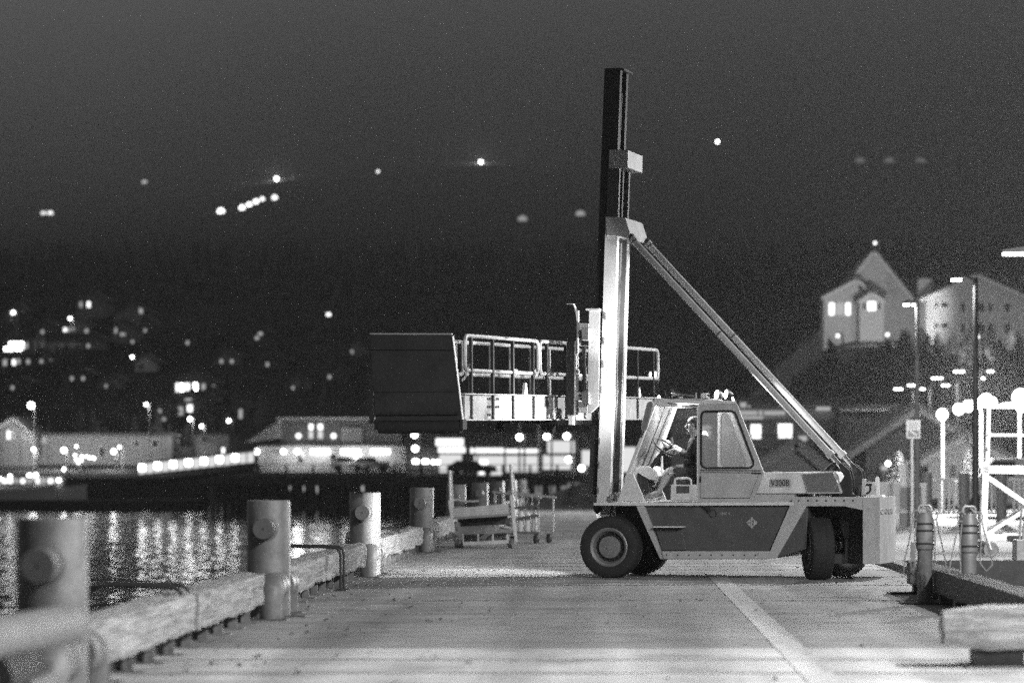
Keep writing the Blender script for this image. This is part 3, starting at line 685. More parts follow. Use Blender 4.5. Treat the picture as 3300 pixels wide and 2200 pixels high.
# lamps of the truck, plus added lamps for cab and rear
c, d = WL[0]; spot('work_light_beam', c + d*.03, P3(S,1960,1000,.5), 2300, 46, .7, .05, truck)
c, d = WL[1]; spot('work_light_beam', c + d*.03, P3(S,1975,1060,.5), 900, 52, .7, .05, truck)
h = MB().lathe([(0,-.08),(.05,-.06),(.07,0),(.06,.005)], P3(Z1,1200,180,.7), (1,0,.25), 16).build('added_rear_lamp', M_black, truck, True)
MB().lathe([(.058,.004),(0,.010)], P3(Z1,1200,180,.7), (1,0,.25), 16).build('lens', E_work, h)
c = Vector(P3(Z1,1200,180,.7)); spot('rear_fill', c + Vector((.05,0,.02)), c + Vector((1.2,.0,-.10)), 160, 130, .7, .05, truck)  # added third lamp to brighten struts and hood
for v in (.35, 1.1):
    c = Vector(P3(Z1, 712, 178, v)); h = MB().lathe([(0,-.08),(.05,-.06),(.07,0),(.06,.005)], c, (-1,-.75 if v < .5 else 0,-.10), 16).build('roof_floodlight', M_black, truck, True)
    MB().lathe([(.062,.004),(.04,.02),(0,.026)], c, (-1,-.75 if v < .5 else 0,-.10), 16).build('lens', E_work, h)
    spot('floodlight_beam', c + Vector((-.05,0,0)), c + Vector((-1.0,-.1,.02)), 300, 110, .7, .05, truck)
dl = MB().box(Z1(850,215,.7)[0], Z1(900,215,.7)[0], .62, .78, Z1(850,216,.7)[1], Z1(850,212,.7)[1]).build('added_cab_lamp', emis('added_cab_lens', 6.0), truck)  # added lamp brightens the cab; a dome light is not known there
point('cab_fill', P3(Z1,850,240,.7), 80, .04, truck)
c = Vector((uf-.30, .35, Z1(300,905,.35)[1])); spot('headlight_beam', c, c + Vector((-3.2,1.2,-.80)), 7000, 85, .7, .06, truck)
hl = MB().lathe([(0,-.1),(.06,-.08),(.08,0)], c, (-1,.1,-.3), 16).build('headlight', M_black, truck, True)
MB().lathe([(.075,0),(0,.01)], c, (-1,.1,-.3), 16).build('lens', E_work, hl)

# ================================================================== DRIVER
def skin(name, joints, edges, m, parent=None, sub=2, root=0):
    names = list(joints); me = bpy.data.meshes.new(name)
    me.from_pydata([joints[n][:3] for n in names], [(names.index(a), names.index(b)) for a, b in edges], [])
    o = bpy.data.objects.new(name, me); C.objects.link(o)
    if parent: o.parent = parent
    o.modifiers.new('Skin', 'SKIN').use_smooth_shade = True
    for i, n in enumerate(names):
        r = joints[n][3]; sv = me.skin_vertices[0].data[i]; sv.radius = r if isinstance(r, tuple) else (r, r); sv.use_root = (i == root)
    s_ = o.modifiers.new('Sub', 'SUBSURF'); s_.levels = sub; s_.render_levels = sub
    me.materials.append(m); return o
def J(x, y, v, r): u, z = ZA(x, y, v); return (u, v, z, r)
jt = {'pelvis': J(1065,1075,.62,(.13,.15)), 'waist': J(1070,960,.62,(.12,.14)), 'chest': J(1065,780,.62,(.13,.16)), 'collar': J(1060,660,.62,(.07,.09)),
      'neck': J(1048,610,.62,.055), 'jaw': J(1020,555,.62,(.072,.066)), 'skull': J(1018,480,.62,(.094,.08)), 'crown': J(1022,420,.62,(.07,.062)),
      'shoulder_n': J(1062,700,.44,.068), 'elbow_n': J(950,885,.41,.05), 'wrist_n': J(815,812,.50,.032), 'palm_n': J(775,795,.52,.036),
      'shoulder_f': J(1062,700,.80,.068), 'elbow_f': J(950,880,.85,.05), 'wrist_f': J(800,770,.74,.032), 'palm_f': J(760,750,.71,.036),
      'hip_n': J(1045,1085,.53,.095), 'knee_n': J(715,1085,.50,.066), 'calf_n': J(650,1200,.50,.058), 'ankle_n': J(570,1350,.50,.036), 'toe_n': J(450,1385,.50,.034),
      'hip_f': J(1045,1085,.71,.095), 'knee_f': J(720,1060,.76,.066), 'calf_f': J(640,1170,.78,.058), 'ankle_f': J(545,1310,.78,.036), 'toe_f': J(435,1335,.78,.034)}
ed = [('pelvis','waist'),('waist','chest'),('chest','collar'),('collar','neck'),('neck','jaw'),('jaw','skull'),('skull','crown'),
      ('chest','shoulder_n'),('shoulder_n','elbow_n'),('elbow_n','wrist_n'),('wrist_n','palm_n'),('chest','shoulder_f'),('shoulder_f','elbow_f'),('elbow_f','wrist_f'),('wrist_f','palm_f'),
      ('pelvis','hip_n'),('hip_n','knee_n'),('knee_n','calf_n'),('calf_n','ankle_n'),('ankle_n','toe_n'),('pelvis','hip_f'),('hip_f','knee_f'),('knee_f','calf_f'),('calf_f','ankle_f'),('ankle_f','toe_f')]
man = skin('person', jt, ed, M_skin)
man.location = truck.location; man.rotation_euler = truck.rotation_euler
tag(man, 'person in dark jacket and shorts seated in the cab, gripping the steering wheel', 'person')
def grow(keys, k, add=.012):
    out = {}
    for n in keys:
        j = jt[n]; r = j[3]; out[n] = j[:3] + ((r[0]*k+add, r[1]*k+add) if isinstance(r, tuple) else r*k+add,)
    return out
jk = ['pelvis','waist','chest','collar','shoulder_n','elbow_n','shoulder_f','elbow_f']; jj = grow(jk, 1.08)
for a, b, s_ in (('elbow_n','wrist_n','n'),('elbow_f','wrist_f','f')):
    p = Vector(jt[a][:3]).lerp(Vector(jt[b][:3]), .72); jj['cuff_'+s_] = tuple(p) + (.050,)
nk = Vector(jt['collar'][:3]).lerp(Vector(jt['neck'][:3]), .75); jj['neckband'] = tuple(nk) + (.072,)
skin('jacket', jj, [('pelvis','waist'),('waist','chest'),('chest','collar'),('collar','neckband'),('chest','shoulder_n'),('shoulder_n','elbow_n'),('elbow_n','cuff_n'),('chest','shoulder_f'),('shoulder_f','elbow_f'),('elbow_f','cuff_f')], M_jacket, man)
js = grow(['pelvis','hip_n','hip_f'], 1.08)
for s_ in 'nf':
    p = Vector(jt['hip_'+s_][:3]).lerp(Vector(jt['knee_'+s_][:3]), .55); js['mid_'+s_] = tuple(p) + (.105,)
    p = Vector(jt['hip_'+s_][:3]).lerp(Vector(jt['knee_'+s_][:3]), .93); js['hem_'+s_] = tuple(p) + (.088,)
sh = skin('shorts', js, [('pelvis','hip_n'),('hip_n','mid_n'),('mid_n','hem_n'),('pelvis','hip_f'),('hip_f','mid_f'),('mid_f','hem_f')], M_shorts, man)
sp = [P3(ZA, x, y, .385) for x, y in [(705,1082),(712,1102),(735,1108),(810,1100),(740,1102),(722,1096)]]
MB().prism([(q[0], q[2]) for q in sp], .380, .392).build('shorts_mark', M_white, sh)
for s_ in 'nf':
    a = Vector(jt['ankle_'+s_][:3]); b = Vector(jt['toe_'+s_][:3]); d = (b-a).normalized(); up = Vector((0,0,1))
    heel = a - d*.05 - up*.03; mb = MB()
    mb.tube([heel, heel + d*.07, a + d*.10 - up*.025, b - up*.012, b + d*.055 - up*.018, b + d*.075 - up*.02], [.034,.047,.050,.045,.036,.012], 12)
    so = mb.build('shoe', M_shoe, man, True)
    MB().tube([heel - up*.035, heel + d*.09 - up*.045, b - up*.045, b + d*.06 - up*.04], [.02,.026,.024,.016], 8).build('sole', M_white, so, True)
hc = Vector(jt['skull'][:3]); F = Vector((-1,0,0))
hr = MB(); hr.ball(hc + Vector((.022, 0, .052)), .100, 18, 10, 1.0, .86, .80); hr.ball(hc + Vector((.062, 0, .0)), .068, 14, 8, .8, 1.05, 1.0)
hair = hr.build('hair', M_hair, man, True)
fe = MB()
fe.tube([hc + Vector((-.083, 0, .015)), hc + Vector((-.110, 0, -.022)), hc + Vector((-.094, 0, -.030))], [.008,.016,.012], 8)      # nose
for sg in (-1, 1):
    fe.ball(hc + Vector((.022, sg*.083, -.005)), .030, 10, 6, .55, .35, 1.0)                                                        # ears
fe.tube([hc + Vector((-.088, -.028, -.062)), hc + Vector((-.097, 0, -.060)), hc + Vector((-.088, .028, -.062))], .008, 6)         # lips
fe.tube([hc + Vector((-.082, 0, -.098)), hc + Vector((-.060, 0, -.112))], [.026,.030], 8)                                          # chin
fe.build('face', M_skin, man, True)
ey = MB()
for sg in (-1, 1):
    ey.ball(hc + Vector((-.082, sg*.032, .012)), .011, 8, 6)
    ey.bar(hc + Vector((-.090, sg*.016, .034)), hc + Vector((-.080, sg*.052, .034)), .010, .008)
ey.build('eyes_and_brows', M_hair, man, True)
for s_, sg in (('n', -1), ('f', 1)):
    pc = Vector(jt['palm_'+s_][:3]); k0 = min(range(28), key=lambda k: (ring[k]-pc).length)
    hb = MB()
    for q in range(4):
        g0 = ring[(k0 + q - 2) % 28]; d = (g0 - pc).normalized(); lat = (ring[(k0+1) % 28] - ring[k0-1]).normalized()*(q-1.5)*.019
        a = pc + lat*.8 + d*.01; b = g0 + lat*.2 + Vector((0,0,.026)) - d*.005; c_ = g0 + d*.026 + Vector((0,0,.004)); e_ = g0 + d*.008 - Vector((0,0,.022))
        ln_ = (.94, 1.0, .97, .80)[q]
        hb.tube([a, b, b.lerp(c_, ln_), c_.lerp(e_, ln_)], [.0105,.0095,.009,.007], 7)
    g0 = ring[k0]; lat = (ring[(k0+1) % 28] - ring[k0-1]).normalized()
    hb.tube([pc - lat*.02, pc - lat*.042 + Vector((-.005,0,-.005)), g0 - lat*.046 + Vector((0,0,.018))], [.013,.011,.008], 7)
    hb.build('fingers', M_skin, man, True)

# ================================================================== GANGWAY ON THE FORKS
gw = empty('gangway', (-1.99, 39.0, 2.22), R(-17.5), 'aluminium gangway with railings and a dark end flap, carried crosswise on the forks', 'gangway')
gw.rotation_euler = (R(1.05), 0, R(-17.5))
GL, GW, GH, PH = 9.3, 1.16, 1.16, .37
def rrect(x, y0, y1, z0, z1, r=.09):
    pts = []
    for cy, cz, a0 in ((y1-r, z1-r, 0), (y0+r, z1-r, 90), (y0+r, z0+r, 180), (y1-r, z0+r, 270)):
        for q in range(5):
            a = R(a0 + q*22.5); pts.append((x, cy + r*math.cos(a), cz + r*math.sin(a)))
    return pts
posts = [.32, 1.18, 2.02, 2.90, 3.52, 4.40, 5.30, 6.25, 7.15, 8.05, 8.95]
for x, sg in ((0, 1), (-GW, -1)):
    ys = [.05] + posts + [GL]
    for a, b in zip(ys, ys[1:]):
        if b - a > .1: MB().box(x-.012, x+.012, a+.028, b-.028, .022, PH-.02).build('side_panel', M_aluD, gw)
    MB().box(x-.05, x+.05, 0, GL, PH-.018, PH).build('top_flange', M_alu, gw, bevel=.004)
    MB().box(x-.06, x+.06, 0, GL, 0, .02).build('bottom_flange', M_alu, gw, bevel=.004)
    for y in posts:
        MB().box(x+sg*.014-.022, x+sg*.014+.022, y-.026, y+.026, .021, GH-.04).build('post', M_dsteel if sg > 0 else M_alu, gw, bevel=.006)  # truck-side posts get a dark tone for the shade on their near faces
    for y0, y1 in ((.13, 3.17), (3.25, 6.2), (6.28, GL-.02)):
        MB().tube(rrect(x, y0, y1, .68, GH-.01), .028, 8, closed=True).build('rail_loop', M_alu, gw, True)
    for y in posts:
        MB().lathe([(0,.0),(.028,.0),(.03,-.02)], (x+sg*.05, y, .06), (sg,0,0), 8).lathe([(0,.0),(.024,.0),(.026,-.02)], (x+sg*.05, y, PH-.06), (sg,0,0), 8).build('bolt', M_alu, gw)
bh = MB()
for z, n_ in ((.30, 6), (.19, 6), (.08, 2)):
    for q in range(n_): bh.tube([(.010, .98 + q*.085, z), (.026, .98 + q*.085, z)], .018, 6)
bh.build('bolt_row', M_black, gw)
MB().box(-GW+.013, -.013, .02, GL-.02, .09, .115).build('walkway_deck', M_aluD, gw)
for y in [.2 + q*.9 for q in range(11)]:
    MB().box(-GW+.014, -.014, y-.03, y+.03, .022, .088).build('cross_beam', M_alu, gw)
fl = MB().add([(-GW-.07,-.06,0),(.02,-.06,0),(-.10,-.11,1.15),(-GW-.14,-.11,1.17),(-GW-.07,-.02,0),(.02,-.02,0),(-.10,-.07,1.15),(-GW-.14,-.07,1.17)],
              [(0,1,2,3),(7,6,5,4),(0,4,5,1),(1,5,6,2),(2,6,7,3),(3,7,4,0)]).build('end_flap', M_flap, gw, bevel=.01)
MB().bar((-GW-.12,-.115,.98), (-.09,-.115,.96), .03, .015).bar((-GW-.11,-.085,.40), (-.03,-.085,.40), .02, .012).build('flap_rib', M_flap, fl)
MB().bar((-GW-.14,-.06,1.185), (-.11,-.06,1.165), .05, .02).build('flap_top_edge', M_alu, fl, bevel=.004)
MB().bar((.028,-.05,.02), (-.088,-.10,1.14), .012, .05).build('flap_side_edge', M_alu, fl)
hg = MB().bar((-GW-.06,-.085,.10), (-.02,-.085,.10), .05, .03)
for q in range(9): hg.box(-GW+.03+q*.135, -GW+.07+q*.135, -.12, -.10, .10, .125)
hg.build('flap_hinge', M_dsteel, fl)
MB().bar((-GW-.13,-.06,-.03), (-GW-.13,-.06,.40), .05, .05).build('flap_arm', M_dsteel, fl)
MB().tube([(-GW-.02, -.04, -.085), (.0, -.04, -.085)], .085, 16).build('end_roller', M_rubber, gw, True)
for x in (-GW-.05, .03): MB().box(x-.02, x+.02, -.11, .05, -.12, .02).build('roller_bracket', M_dsteel, gw)
for y in (4.3, 6.4):
    for x in (-.18, -GW+.18):
        ct = MB().tube([(x-.035, y, -.10), (x+.035, y, -.10)], .095, 16).build('caster', M_rubber, gw, True)
        MB().box(x-.05, x+.05, y-.02, y+.02, -.10, .0).build('caster_fork', M_dsteel, ct)
cn = MB()
for q in range(8):
    t_ = q/7; c = Vector((.0, .02 + .28*t_, .55 + .22*t_ - .05*math.sin(t_*3.1)))
    cn.tube([c + Vector((.012*math.cos(a)*(q%2), .022*math.sin(a), .014*math.cos(a)*((q+1)%2)+.014*math.sin(a))) for a in [2*math.pi*k/8 for k in range(8)]], .006, 5, closed=True)
cn.build('safety_chain', M_alu, gw, True)
MB().prism([(2.62, PH+.002), (2.78, PH+.002), (2.72, PH+.17), (2.68, PH+.17)], -.06, -.02, 'x').build('cleat', M_white, gw)
lt = MB().prism([(8.15, PH+.002), (8.40, PH+.002), (8.34, PH+.14), (8.30, PH+.16)], -.06, -.02, 'x').build('cleat', M_white, gw)

# ================================================================== LEFT EDGE: BOLLARDS, BULL RAIL, LADDER RAILS
BX, RX = -3.62, -3.71
BY = [18.8, 30.7, 42.8, 55.6] + [55.6 + 12.6*k for k in range(1, 6)]
def make_bollard():
    b = empty('bollard')
    s_ = MB().lathe([(.228,-.02),(.228,1.215),(.222,1.23),(.205,1.23),(.200,1.20),(0,1.17)], (0,0,0), (0,0,1), 40).build('pipe_body', M_pipe, b, True)
    for sg in (-1, 1):
        p_ = MB().lathe([(.112,.10),(.112,.485),(.106,.50),(0,.502)], (0,0,.935), (0,sg,0), 28).build('cross_pin', M_pipe, b, True)
        MB().lathe([(.125,.20),(.132,.222),(.128,.236),(.112,.24)], (0,0,.935), (0,sg,0), 28).build('weld_ring', M_pipe, p_, True)
        MB().lathe([(0,.504),(.010,.504),(.012,.501)], (0,0,.935), (0,sg,0), 10).build('centre_hole', M_black, p_)
        cx = .11; c_ = MB().tube([(cx, sg*.16, .335), (cx, sg*.60, .335), (cx, sg*.68, .325), (cx, sg*.735, .285), (cx, sg*.75, .22), (cx, sg*.75, .012)], [.142,.142,.142,.140,.125,.115], 20).build('rail_collar', M_pipe, b, True)
        MB().tube([(cx, sg*.46, .335), (cx, sg*.485, .335)], .148, 20).build('weld_seam', M_pipe, c_, True)
        MB().box(cx-.18, cx+.18, sg*.75-.16, sg*.75+.16, .0, .014).build('base_plate', M_pipe_d, c_)
    MB().box(-.05, .40, -.14, .14, .001, .013).build('base_plate', M_pipe_d, b)
    return b
blab = ['nearest bollard at the left edge, large and out of focus, standing against the water',
        'second bollard from the camera, upright pipe with a dark cross pin and slanting shadow',
        'pale floodlit bollard, third from the camera, with a light round cross pin',
        'fourth bollard from the camera, just left of the wheeled bunk cart',
        'fifth bollard in the row, directly behind the left upright of the bunk cart', 'sixth bollard in the row, in the distance behind the middle of the bunk cart',
        'seventh bollard in the row, in the distance behind the right upright of the bunk cart', 'eighth bollard in the row, small and blurred beyond the carts', 'ninth bollard in the row, the farthest and smallest before the mast']
b0 = make_bollard()
for i, y in enumerate(BY):
    o = copy_tree(b0) if i < len(BY)-1 else b0
    for ch in o.children:
        if ch.name.startswith('pipe_body'): ch.rotation_euler.z = 1.7*i; ch.rotation_euler.x = rng.uniform(-.008,.008)
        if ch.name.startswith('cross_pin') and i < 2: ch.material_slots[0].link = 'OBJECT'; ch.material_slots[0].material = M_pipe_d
    o.location = (BX, y, 0); tag(o, blab[i], 'bollard', 'steel pipe bollards along the dock edge')
def timber(L, seed, w_=.32, h_=.325, rough=.03, cham=0):
    rr = random.Random(seed); nx, nz = 4, 4; ny = max(4, int(L/.12)); vs = []; fs = []; idx = {}
    def vid(i, j, k):
        if (i,j,k) not in idx:
            x = -w_/2 + w_*i/nx; y = L*j/ny; z = h_*k/nz
            edge = (i in (0,nx)) + (k in (0,nz))
            n_ = noise.noise(Vector((x*9+seed, y*1.3, z*9)))*rough + noise.noise(Vector((x*30, y*6+seed, z*30)))*rough*.6
            cx, cz = x, z - h_/2; l = math.hypot(cx, cz)
            chip = .012*(edge == 2)*rr.random() + (.03*rr.random() if (edge == 2 and noise.noise(Vector((y*.9, seed, x))) > .25) else 0)
            s_ = (1 + (n_ - chip)/max(l, .01))*(1 - cham*max(0, 1 - j/2.5))
            y2 = y + (noise.noise(Vector((x*12, seed, z*12)))*.035 if j in (0, ny) else rr.uniform(-.02,.02))
            idx[(i,j,k)] = len(vs); vs.append((cx*s_, y2, h_/2 + cz*s_))
        return idx[(i,j,k)]
    for j in range(ny):
        for i in range(nx):
            fs.append((vid(i,j,0),vid(i,j+1,0),vid(i+1,j+1,0),vid(i+1,j,0))); fs.append((vid(i,j,nz),vid(i+1,j,nz),vid(i+1,j+1,nz),vid(i,j+1,nz)))
        for k in range(nz):
            fs.append((vid(0,j,k),vid(0,j,k+1),vid(0,j+1,k+1),vid(0,j+1,k))); fs.append((vid(nx,j,k),vid(nx,j+1,k),vid(nx,j+1,k+1),vid(nx,j,k+1)))
    for jj_ in (0, ny):
        for i in range(nx):
            for k in range(nz): fs.append((vid(i,jj_,k),vid(i+1,jj_,k),vid(i+1,jj_,k+1),vid(i,jj_,k+1)))
    return MB().add(vs, fs)
rlab = ['bull rail at the lower left corner, behind the nearest bollard pipe', 'weathered bull rail timbers between the first and second bollards', 'bull rail timbers between the second and third bollards, under the ladder hoops', 'bull rail timbers between the third and fourth bollards, in front of the cart',
        'shaded bull rail timbers just past the fourth bollard, beside the bunk cart', 'bull rail stretch between the fifth and sixth bollards, behind the carts', 'bull rail stretch between the sixth and seventh bollards, behind the carts', 'bull rail stretch between the seventh and eighth bollards', 'bull rail stretch between the eighth and ninth bollards']
RB = [5.4] + BY
for i in range(len(RB)-1):
    y0, y1 = RB[i]+.92, RB[i+1]-.90
    if i == 0: y0 = 9.0
    r_ = empty('bull_rail', (RX, y0, 0), 0, rlab[i], 'bull rail', 'timber bull rails along the left dock edge')
    n_ = 2 if i < 5 else 1; L = y1-y0; cuts = [0] + ([L*(.36 + .22*((i*37) % 10)/10)] if n_ == 2 else []) + [L]
    for q in range(n_):
        o = timber(cuts[q+1]-cuts[q]-.10, i*5+q+1).build('timber', M_timber, r_, True)
        o.location = (rng.uniform(-.025,.025), cuts[q]+.05, .168 + rng.uniform(-.01,.014))
    yy = .35
    while yy < L-.1:
        MB().box(-.07, .07, yy-.012, yy+.012, .012, .17).box(-.012, .012, yy-.055, yy+.055, .012, .165).box(-.11, .15, yy-.09, yy+.09, 0, .012).build('support', M_pipe, r_)
        yy += 1.02
# big bent pipe ahead of the nearest bollard and the pipe end below it
bp_ = empty('pipe_barrier', (-3.2, 15.2, 0), 0, 'thick blurred pipe elbow at the lower left corner with round pipe end below', 'pipe')
MB().tube([(0,-3.2,.71), (0,0,.66), (0,1.8,.635), (.0,1.95,.63), (.0,2.06,.60), (0,2.10,.54)], [.115,.115,.115,.113,.10,.05], 20).build('top_pipe', M_steel, bp_, True)
for yy in (-2.6, 1.2): MB().tube([(-.16,yy,0), (-.16,yy,.5), (-.05,yy,.62)], .085, 16).build('leg', M_pipe, bp_, True)
MB().tube([(.02,-.35,.47), (.0,.6,.47)], .115, 20).build('pipe_end', M_dsteel, bp_, True); MB().tube([(.02,-.37,.47), (.02,-.352,.47)], .04, 12).build('end_boss', M_pipe, bp_, True)
MB().box(.02,.13,.2,.9,0,.42).build('side_plate', M_pipe, bp_, bevel=.02)
def ladder(y, label, legs, sp=.44, out=-.78):
    l = empty('ladder_rail', (RX, y, 0), 0, label, 'ladder rail', 'hooped ladder handrails over the dock edge')
    for dy in (0, sp):
        pts = ([(.24, dy, .012), (.24, dy, .46), (.225, dy, .52), (.18, dy, .555)] if legs else [(.10, dy, .47), (.09, dy, .52), (.05, dy, .55)]) + [(.0, dy, .565), (out+.2, dy, .575), (out+.09, dy, .55), (out+.02, dy, .48), (out, dy, .38), (out, dy, -2.6)]
        MB().tube(pts, .018, 10).build('hoop', M_dsteel, l, True)
        if legs: MB().box(.16, .32, dy-.07, dy+.07, 0, .012).build('foot_plate', M_dsteel, l)
    for q in range(8): MB().tube([(out, 0, -2.4+q*.3), (out, sp, -2.4+q*.3)], .018, 8).build('rung', M_dsteel, l, True)
ladder(24.4, 'dark ladder hoops over the bull rail between the first and second bollards', False)
ladder(37.3, 'dark ladder hoops over the bull rail between the second and third bollards', True)
ladder(49.3, 'small dark ladder hoops over the bull rail just past the third bollard', False)

# ================================================================== CARTS
ct = empty('bunk_cart', at(1562, 1763, 58.4), R(4), 'low wheeled cart with tall end poles carrying a stack of pale beams', 'cart')
ct.location.z = 0
SC = FPX/58.4
def K(x, y): return ((1380 + x*.2041 - 1562)/SC, CAMH + (VY - (1480 + y*.2041))/SC)
def kp(p, yv): return (K(*p)[0], yv, K(*p)[1])
for (a, b, c_) in (((335,170),(345,660),0), ((1300,75),(1345,750),0)):
    MB().tube([kp(a,0), kp(b,0)], .030, 10).build('pole', M_alu, ct, True)
for (a, b, yv, wd_) in (((365,230),(390,770),.25,.05), ((1345,230),(1400,640),.25,.04), ((1310,560),(1385,1310),-.06,.07), ((335,640),(425,1290),-.02,.06)):
    MB().bar(kp(a,yv), kp(b,yv), wd_, .05, up=(0,1,0)).build('upright', M_alu, ct, bevel=.004)
for q in range(4):
    a = kp((372, 795+q*36), .0); b = kp((1300, 715+q*42), .0)
    MB().bar((a[0],.12,a[2]), (b[0],.12,b[2]), .30, .055).build('beam', M_aluD, ct, bevel=.012)
MB().bar(kp((400,925),.2), kp((1310,865),.2), .5, .05).build('rack_frame', M_steel, ct)
MB().bar(kp((480,985),.5), kp((1270,925),.5), .04, .26).build('rack_back_panel', M_dsteel, ct)
for x0, x1, y0, y1 in ((470,985,1060,1035),(1140,1330,1060,1085)):
    MB().add([kp((x0,y0),.45), kp((x1,y1),.45), kp((x1+40,1130),-.15), kp((x0-40,1150),-.15)] + [tuple(Vector(q)+Vector((0,0,-.02))) for q in (kp((x0,y0),.45), kp((x1,y1),.45), kp((x1+40,1130),-.15), kp((x0-40,1150),-.15))],
             [(0,1,2,3),(7,6,5,4),(0,4,5,1),(1,5,6,2),(2,6,7,3),(3,7,4,0)]).build('tray', M_aluD, ct)
MB().bar(kp((410,1165),-.17), kp((1340,1125),-.17), .04, .06).build('tray_edge', M_steel, ct)
MB().bar(kp((545,1315),-.05), kp((1260,1275),-.05), .45, .035).build('lower_shelf', M_aluD, ct)
MB().bar(kp((545,1325),-.29), kp((1260,1288),-.29), .02, .07).build('shelf_edge', M_aluD, ct)
for x in (545, 785, 1015, 1245):
    MB().bar(kp((x,1170),-.17), kp((x+5,1300),-.17), .03, .05, up=(0,1,0)).build('shelf_divider', M_alu, ct)
MB().bar(kp((560,1250),.25), kp((1250,1215),.25), .02, .22).build('back_panel', M_steel, ct)
for x, y in ((492,1345),(1315,1340)):
    c = Vector(kp((x,y),-.12)); c.z = .085
    w_ = MB().tube([c + Vector((-.045,.04,0)), c + Vector((.045,-.04,0))], .085, 18).build('caster', M_steel, ct, True)
    MB().bar(c + Vector((-.06,.04,.0)), c + Vector((-.06,.04,.16)), .012, .05).bar(c + Vector((.06,-.04,0)), c + Vector((.06,-.04,.16)), .012, .05).bar(c + Vector((-.07,.03,.165)), c + Vector((.07,-.03,.165)), .07, .015).build('caster_fork', M_alu, w_)
for x, y in ((440,1050),(1290,990)):
    c = Vector(kp((x,y),.05))
    w_ = MB().tube([c + Vector((-.045,.03,0)), c + Vector((.045,-.03,0))], .09, 16).build('stowed_wheel', M_steel, ct, True)
for x, y in ((460,1300),(1330,1290)):
    c = Vector(kp((x,y),.75)); c.z = .085
    MB().tube([c + Vector((-.04,0,0)), c + Vector((.04,0,0))], .085, 14).build('caster', M_steel, ct, True)
pts = [kp(p, .3) for p in ((345,660),(460,632),(590,668),(700,662),(810,658))]
MB().tube(pts, .020, 8).build('hanging_bar', M_alu, ct, True)
hk_ = MB()
for q in range(14):
    t_ = q/13; c = Vector(kp((400 + 400*t_, 680 + 10*math.sin(t_*3)), .3))
    hk_.tube([c + Vector((0,0,.02)), c + Vector((.004,0,-.04)), c + Vector((.015,.01,-.075))], [.012,.016,.010], 6)
hk_.build('hanging_hooks', M_dsteel, ct, True)
c2 = empty('chain_cart', at(1690, 1742, 62.5), R(-28), 'second wheeled rack hung with chains and pale bottles, behind the bunk cart', 'cart'); c2.location.z = 0
MB().box(-.55,.55,-.35,.35,.20,.25).build('platform', M_steel, c2)
for x in (-.53,.53):
    for y in (-.33,.33): MB().tube([(x,y,.25),(x,y,1.02)], .022, 8).build('corner_post', M_alu, c2, True)
for y in (-.33,.33): MB().tube([(-.6,y,1.10),(-.1,y,1.04),(.6,y,.98)], .026, 8).build('hanging_bar', M_alu, c2, True)
for x in (-.45,.45):
    for y in (-.28,.28):
        w_ = MB().tube([(x-.03,y,.085),(x+.03,y,.085)], .085, 16).build('caster', M_rubber, c2, True)
        MB().box(x-.045,x+.045,y-.02,y+.02,.085,.20).build('caster_fork', M_steel, w_)
for q in range(6):
    x = -.47+q*.17; MB().lathe([(0,.25),(.065,.25),(.07,.28),(.07,.58),(.05,.64),(.025,.66),(.025,.70),(0,.70)], (x,-.22,0), (0,0,1), 14).build('bottle', M_white, c2, True)
for q in range(15):
    x = -.55+q*.078; zt = 1.07 - .08*(x+.55)/1.1; cm = MB(); zc = zt-.02; rr_ = random.Random(q)
    for k in range(4+q % 3):
        a0 = rr_.uniform(0, 3); cm.tube([(x+.018*math.cos(a)*math.cos(a0), -.34+.018*math.cos(a)*math.sin(a0), zc+.032*math.sin(a)) for a in [2*math.pi*z_/8 for z_ in range(8)]], .009, 5, closed=True); zc -= .05
    cm.build('chain', M_dsteel if q % 3 else M_alu, c2, True)
MB().bar((-.5,-.3,.45),(.55,-.36,.60),.03,.06).bar((-.5,-.3,.72),(.5,-.36,.80),.03,.05).build('lashing_bar', M_steel, c2)

# ================================================================== RIGHT EDGE
rr_ = empty('bull_rail', (3.93, 24.0, 0), 0, 'right-hand bull rail timber running away behind the two cable posts', 'bull rail')
o = timber(12.75, 91, .32, .27, .016).build('timber', M_timber_d, rr_, True); o.location = (0, 0, .125)
for q in range(9): MB().box(-.12,.12,.6+q*1.45,.85+q*1.45,0,.127).build('support', M_dsteel, rr_)
MB().box(-.45,.1,12.2,12.35,.0,.03).build('end_plate', M_dsteel, rr_)
nb = empty('bull_rail', (2.62, 22.6, 0), 0, 'near crosswise bull rail block at the lower right with chamfered end', 'bull rail')
o = timber(3.4, 17, .46, .335, .03, .22).build('timber', M_timber, nb, True); o.rotation_euler = (0,0,R(-90)); o.location = (0,.2,.14)
for x in (.42, 1.6, 2.7):
    MB().box(x-.18,x+.2,.02,.40,.012,.145).build('support', M_dsteel, nb)
    MB().box(x-.26,x+.30,-.10,.5,0,.012).build('base_plate', M_pipe, nb)
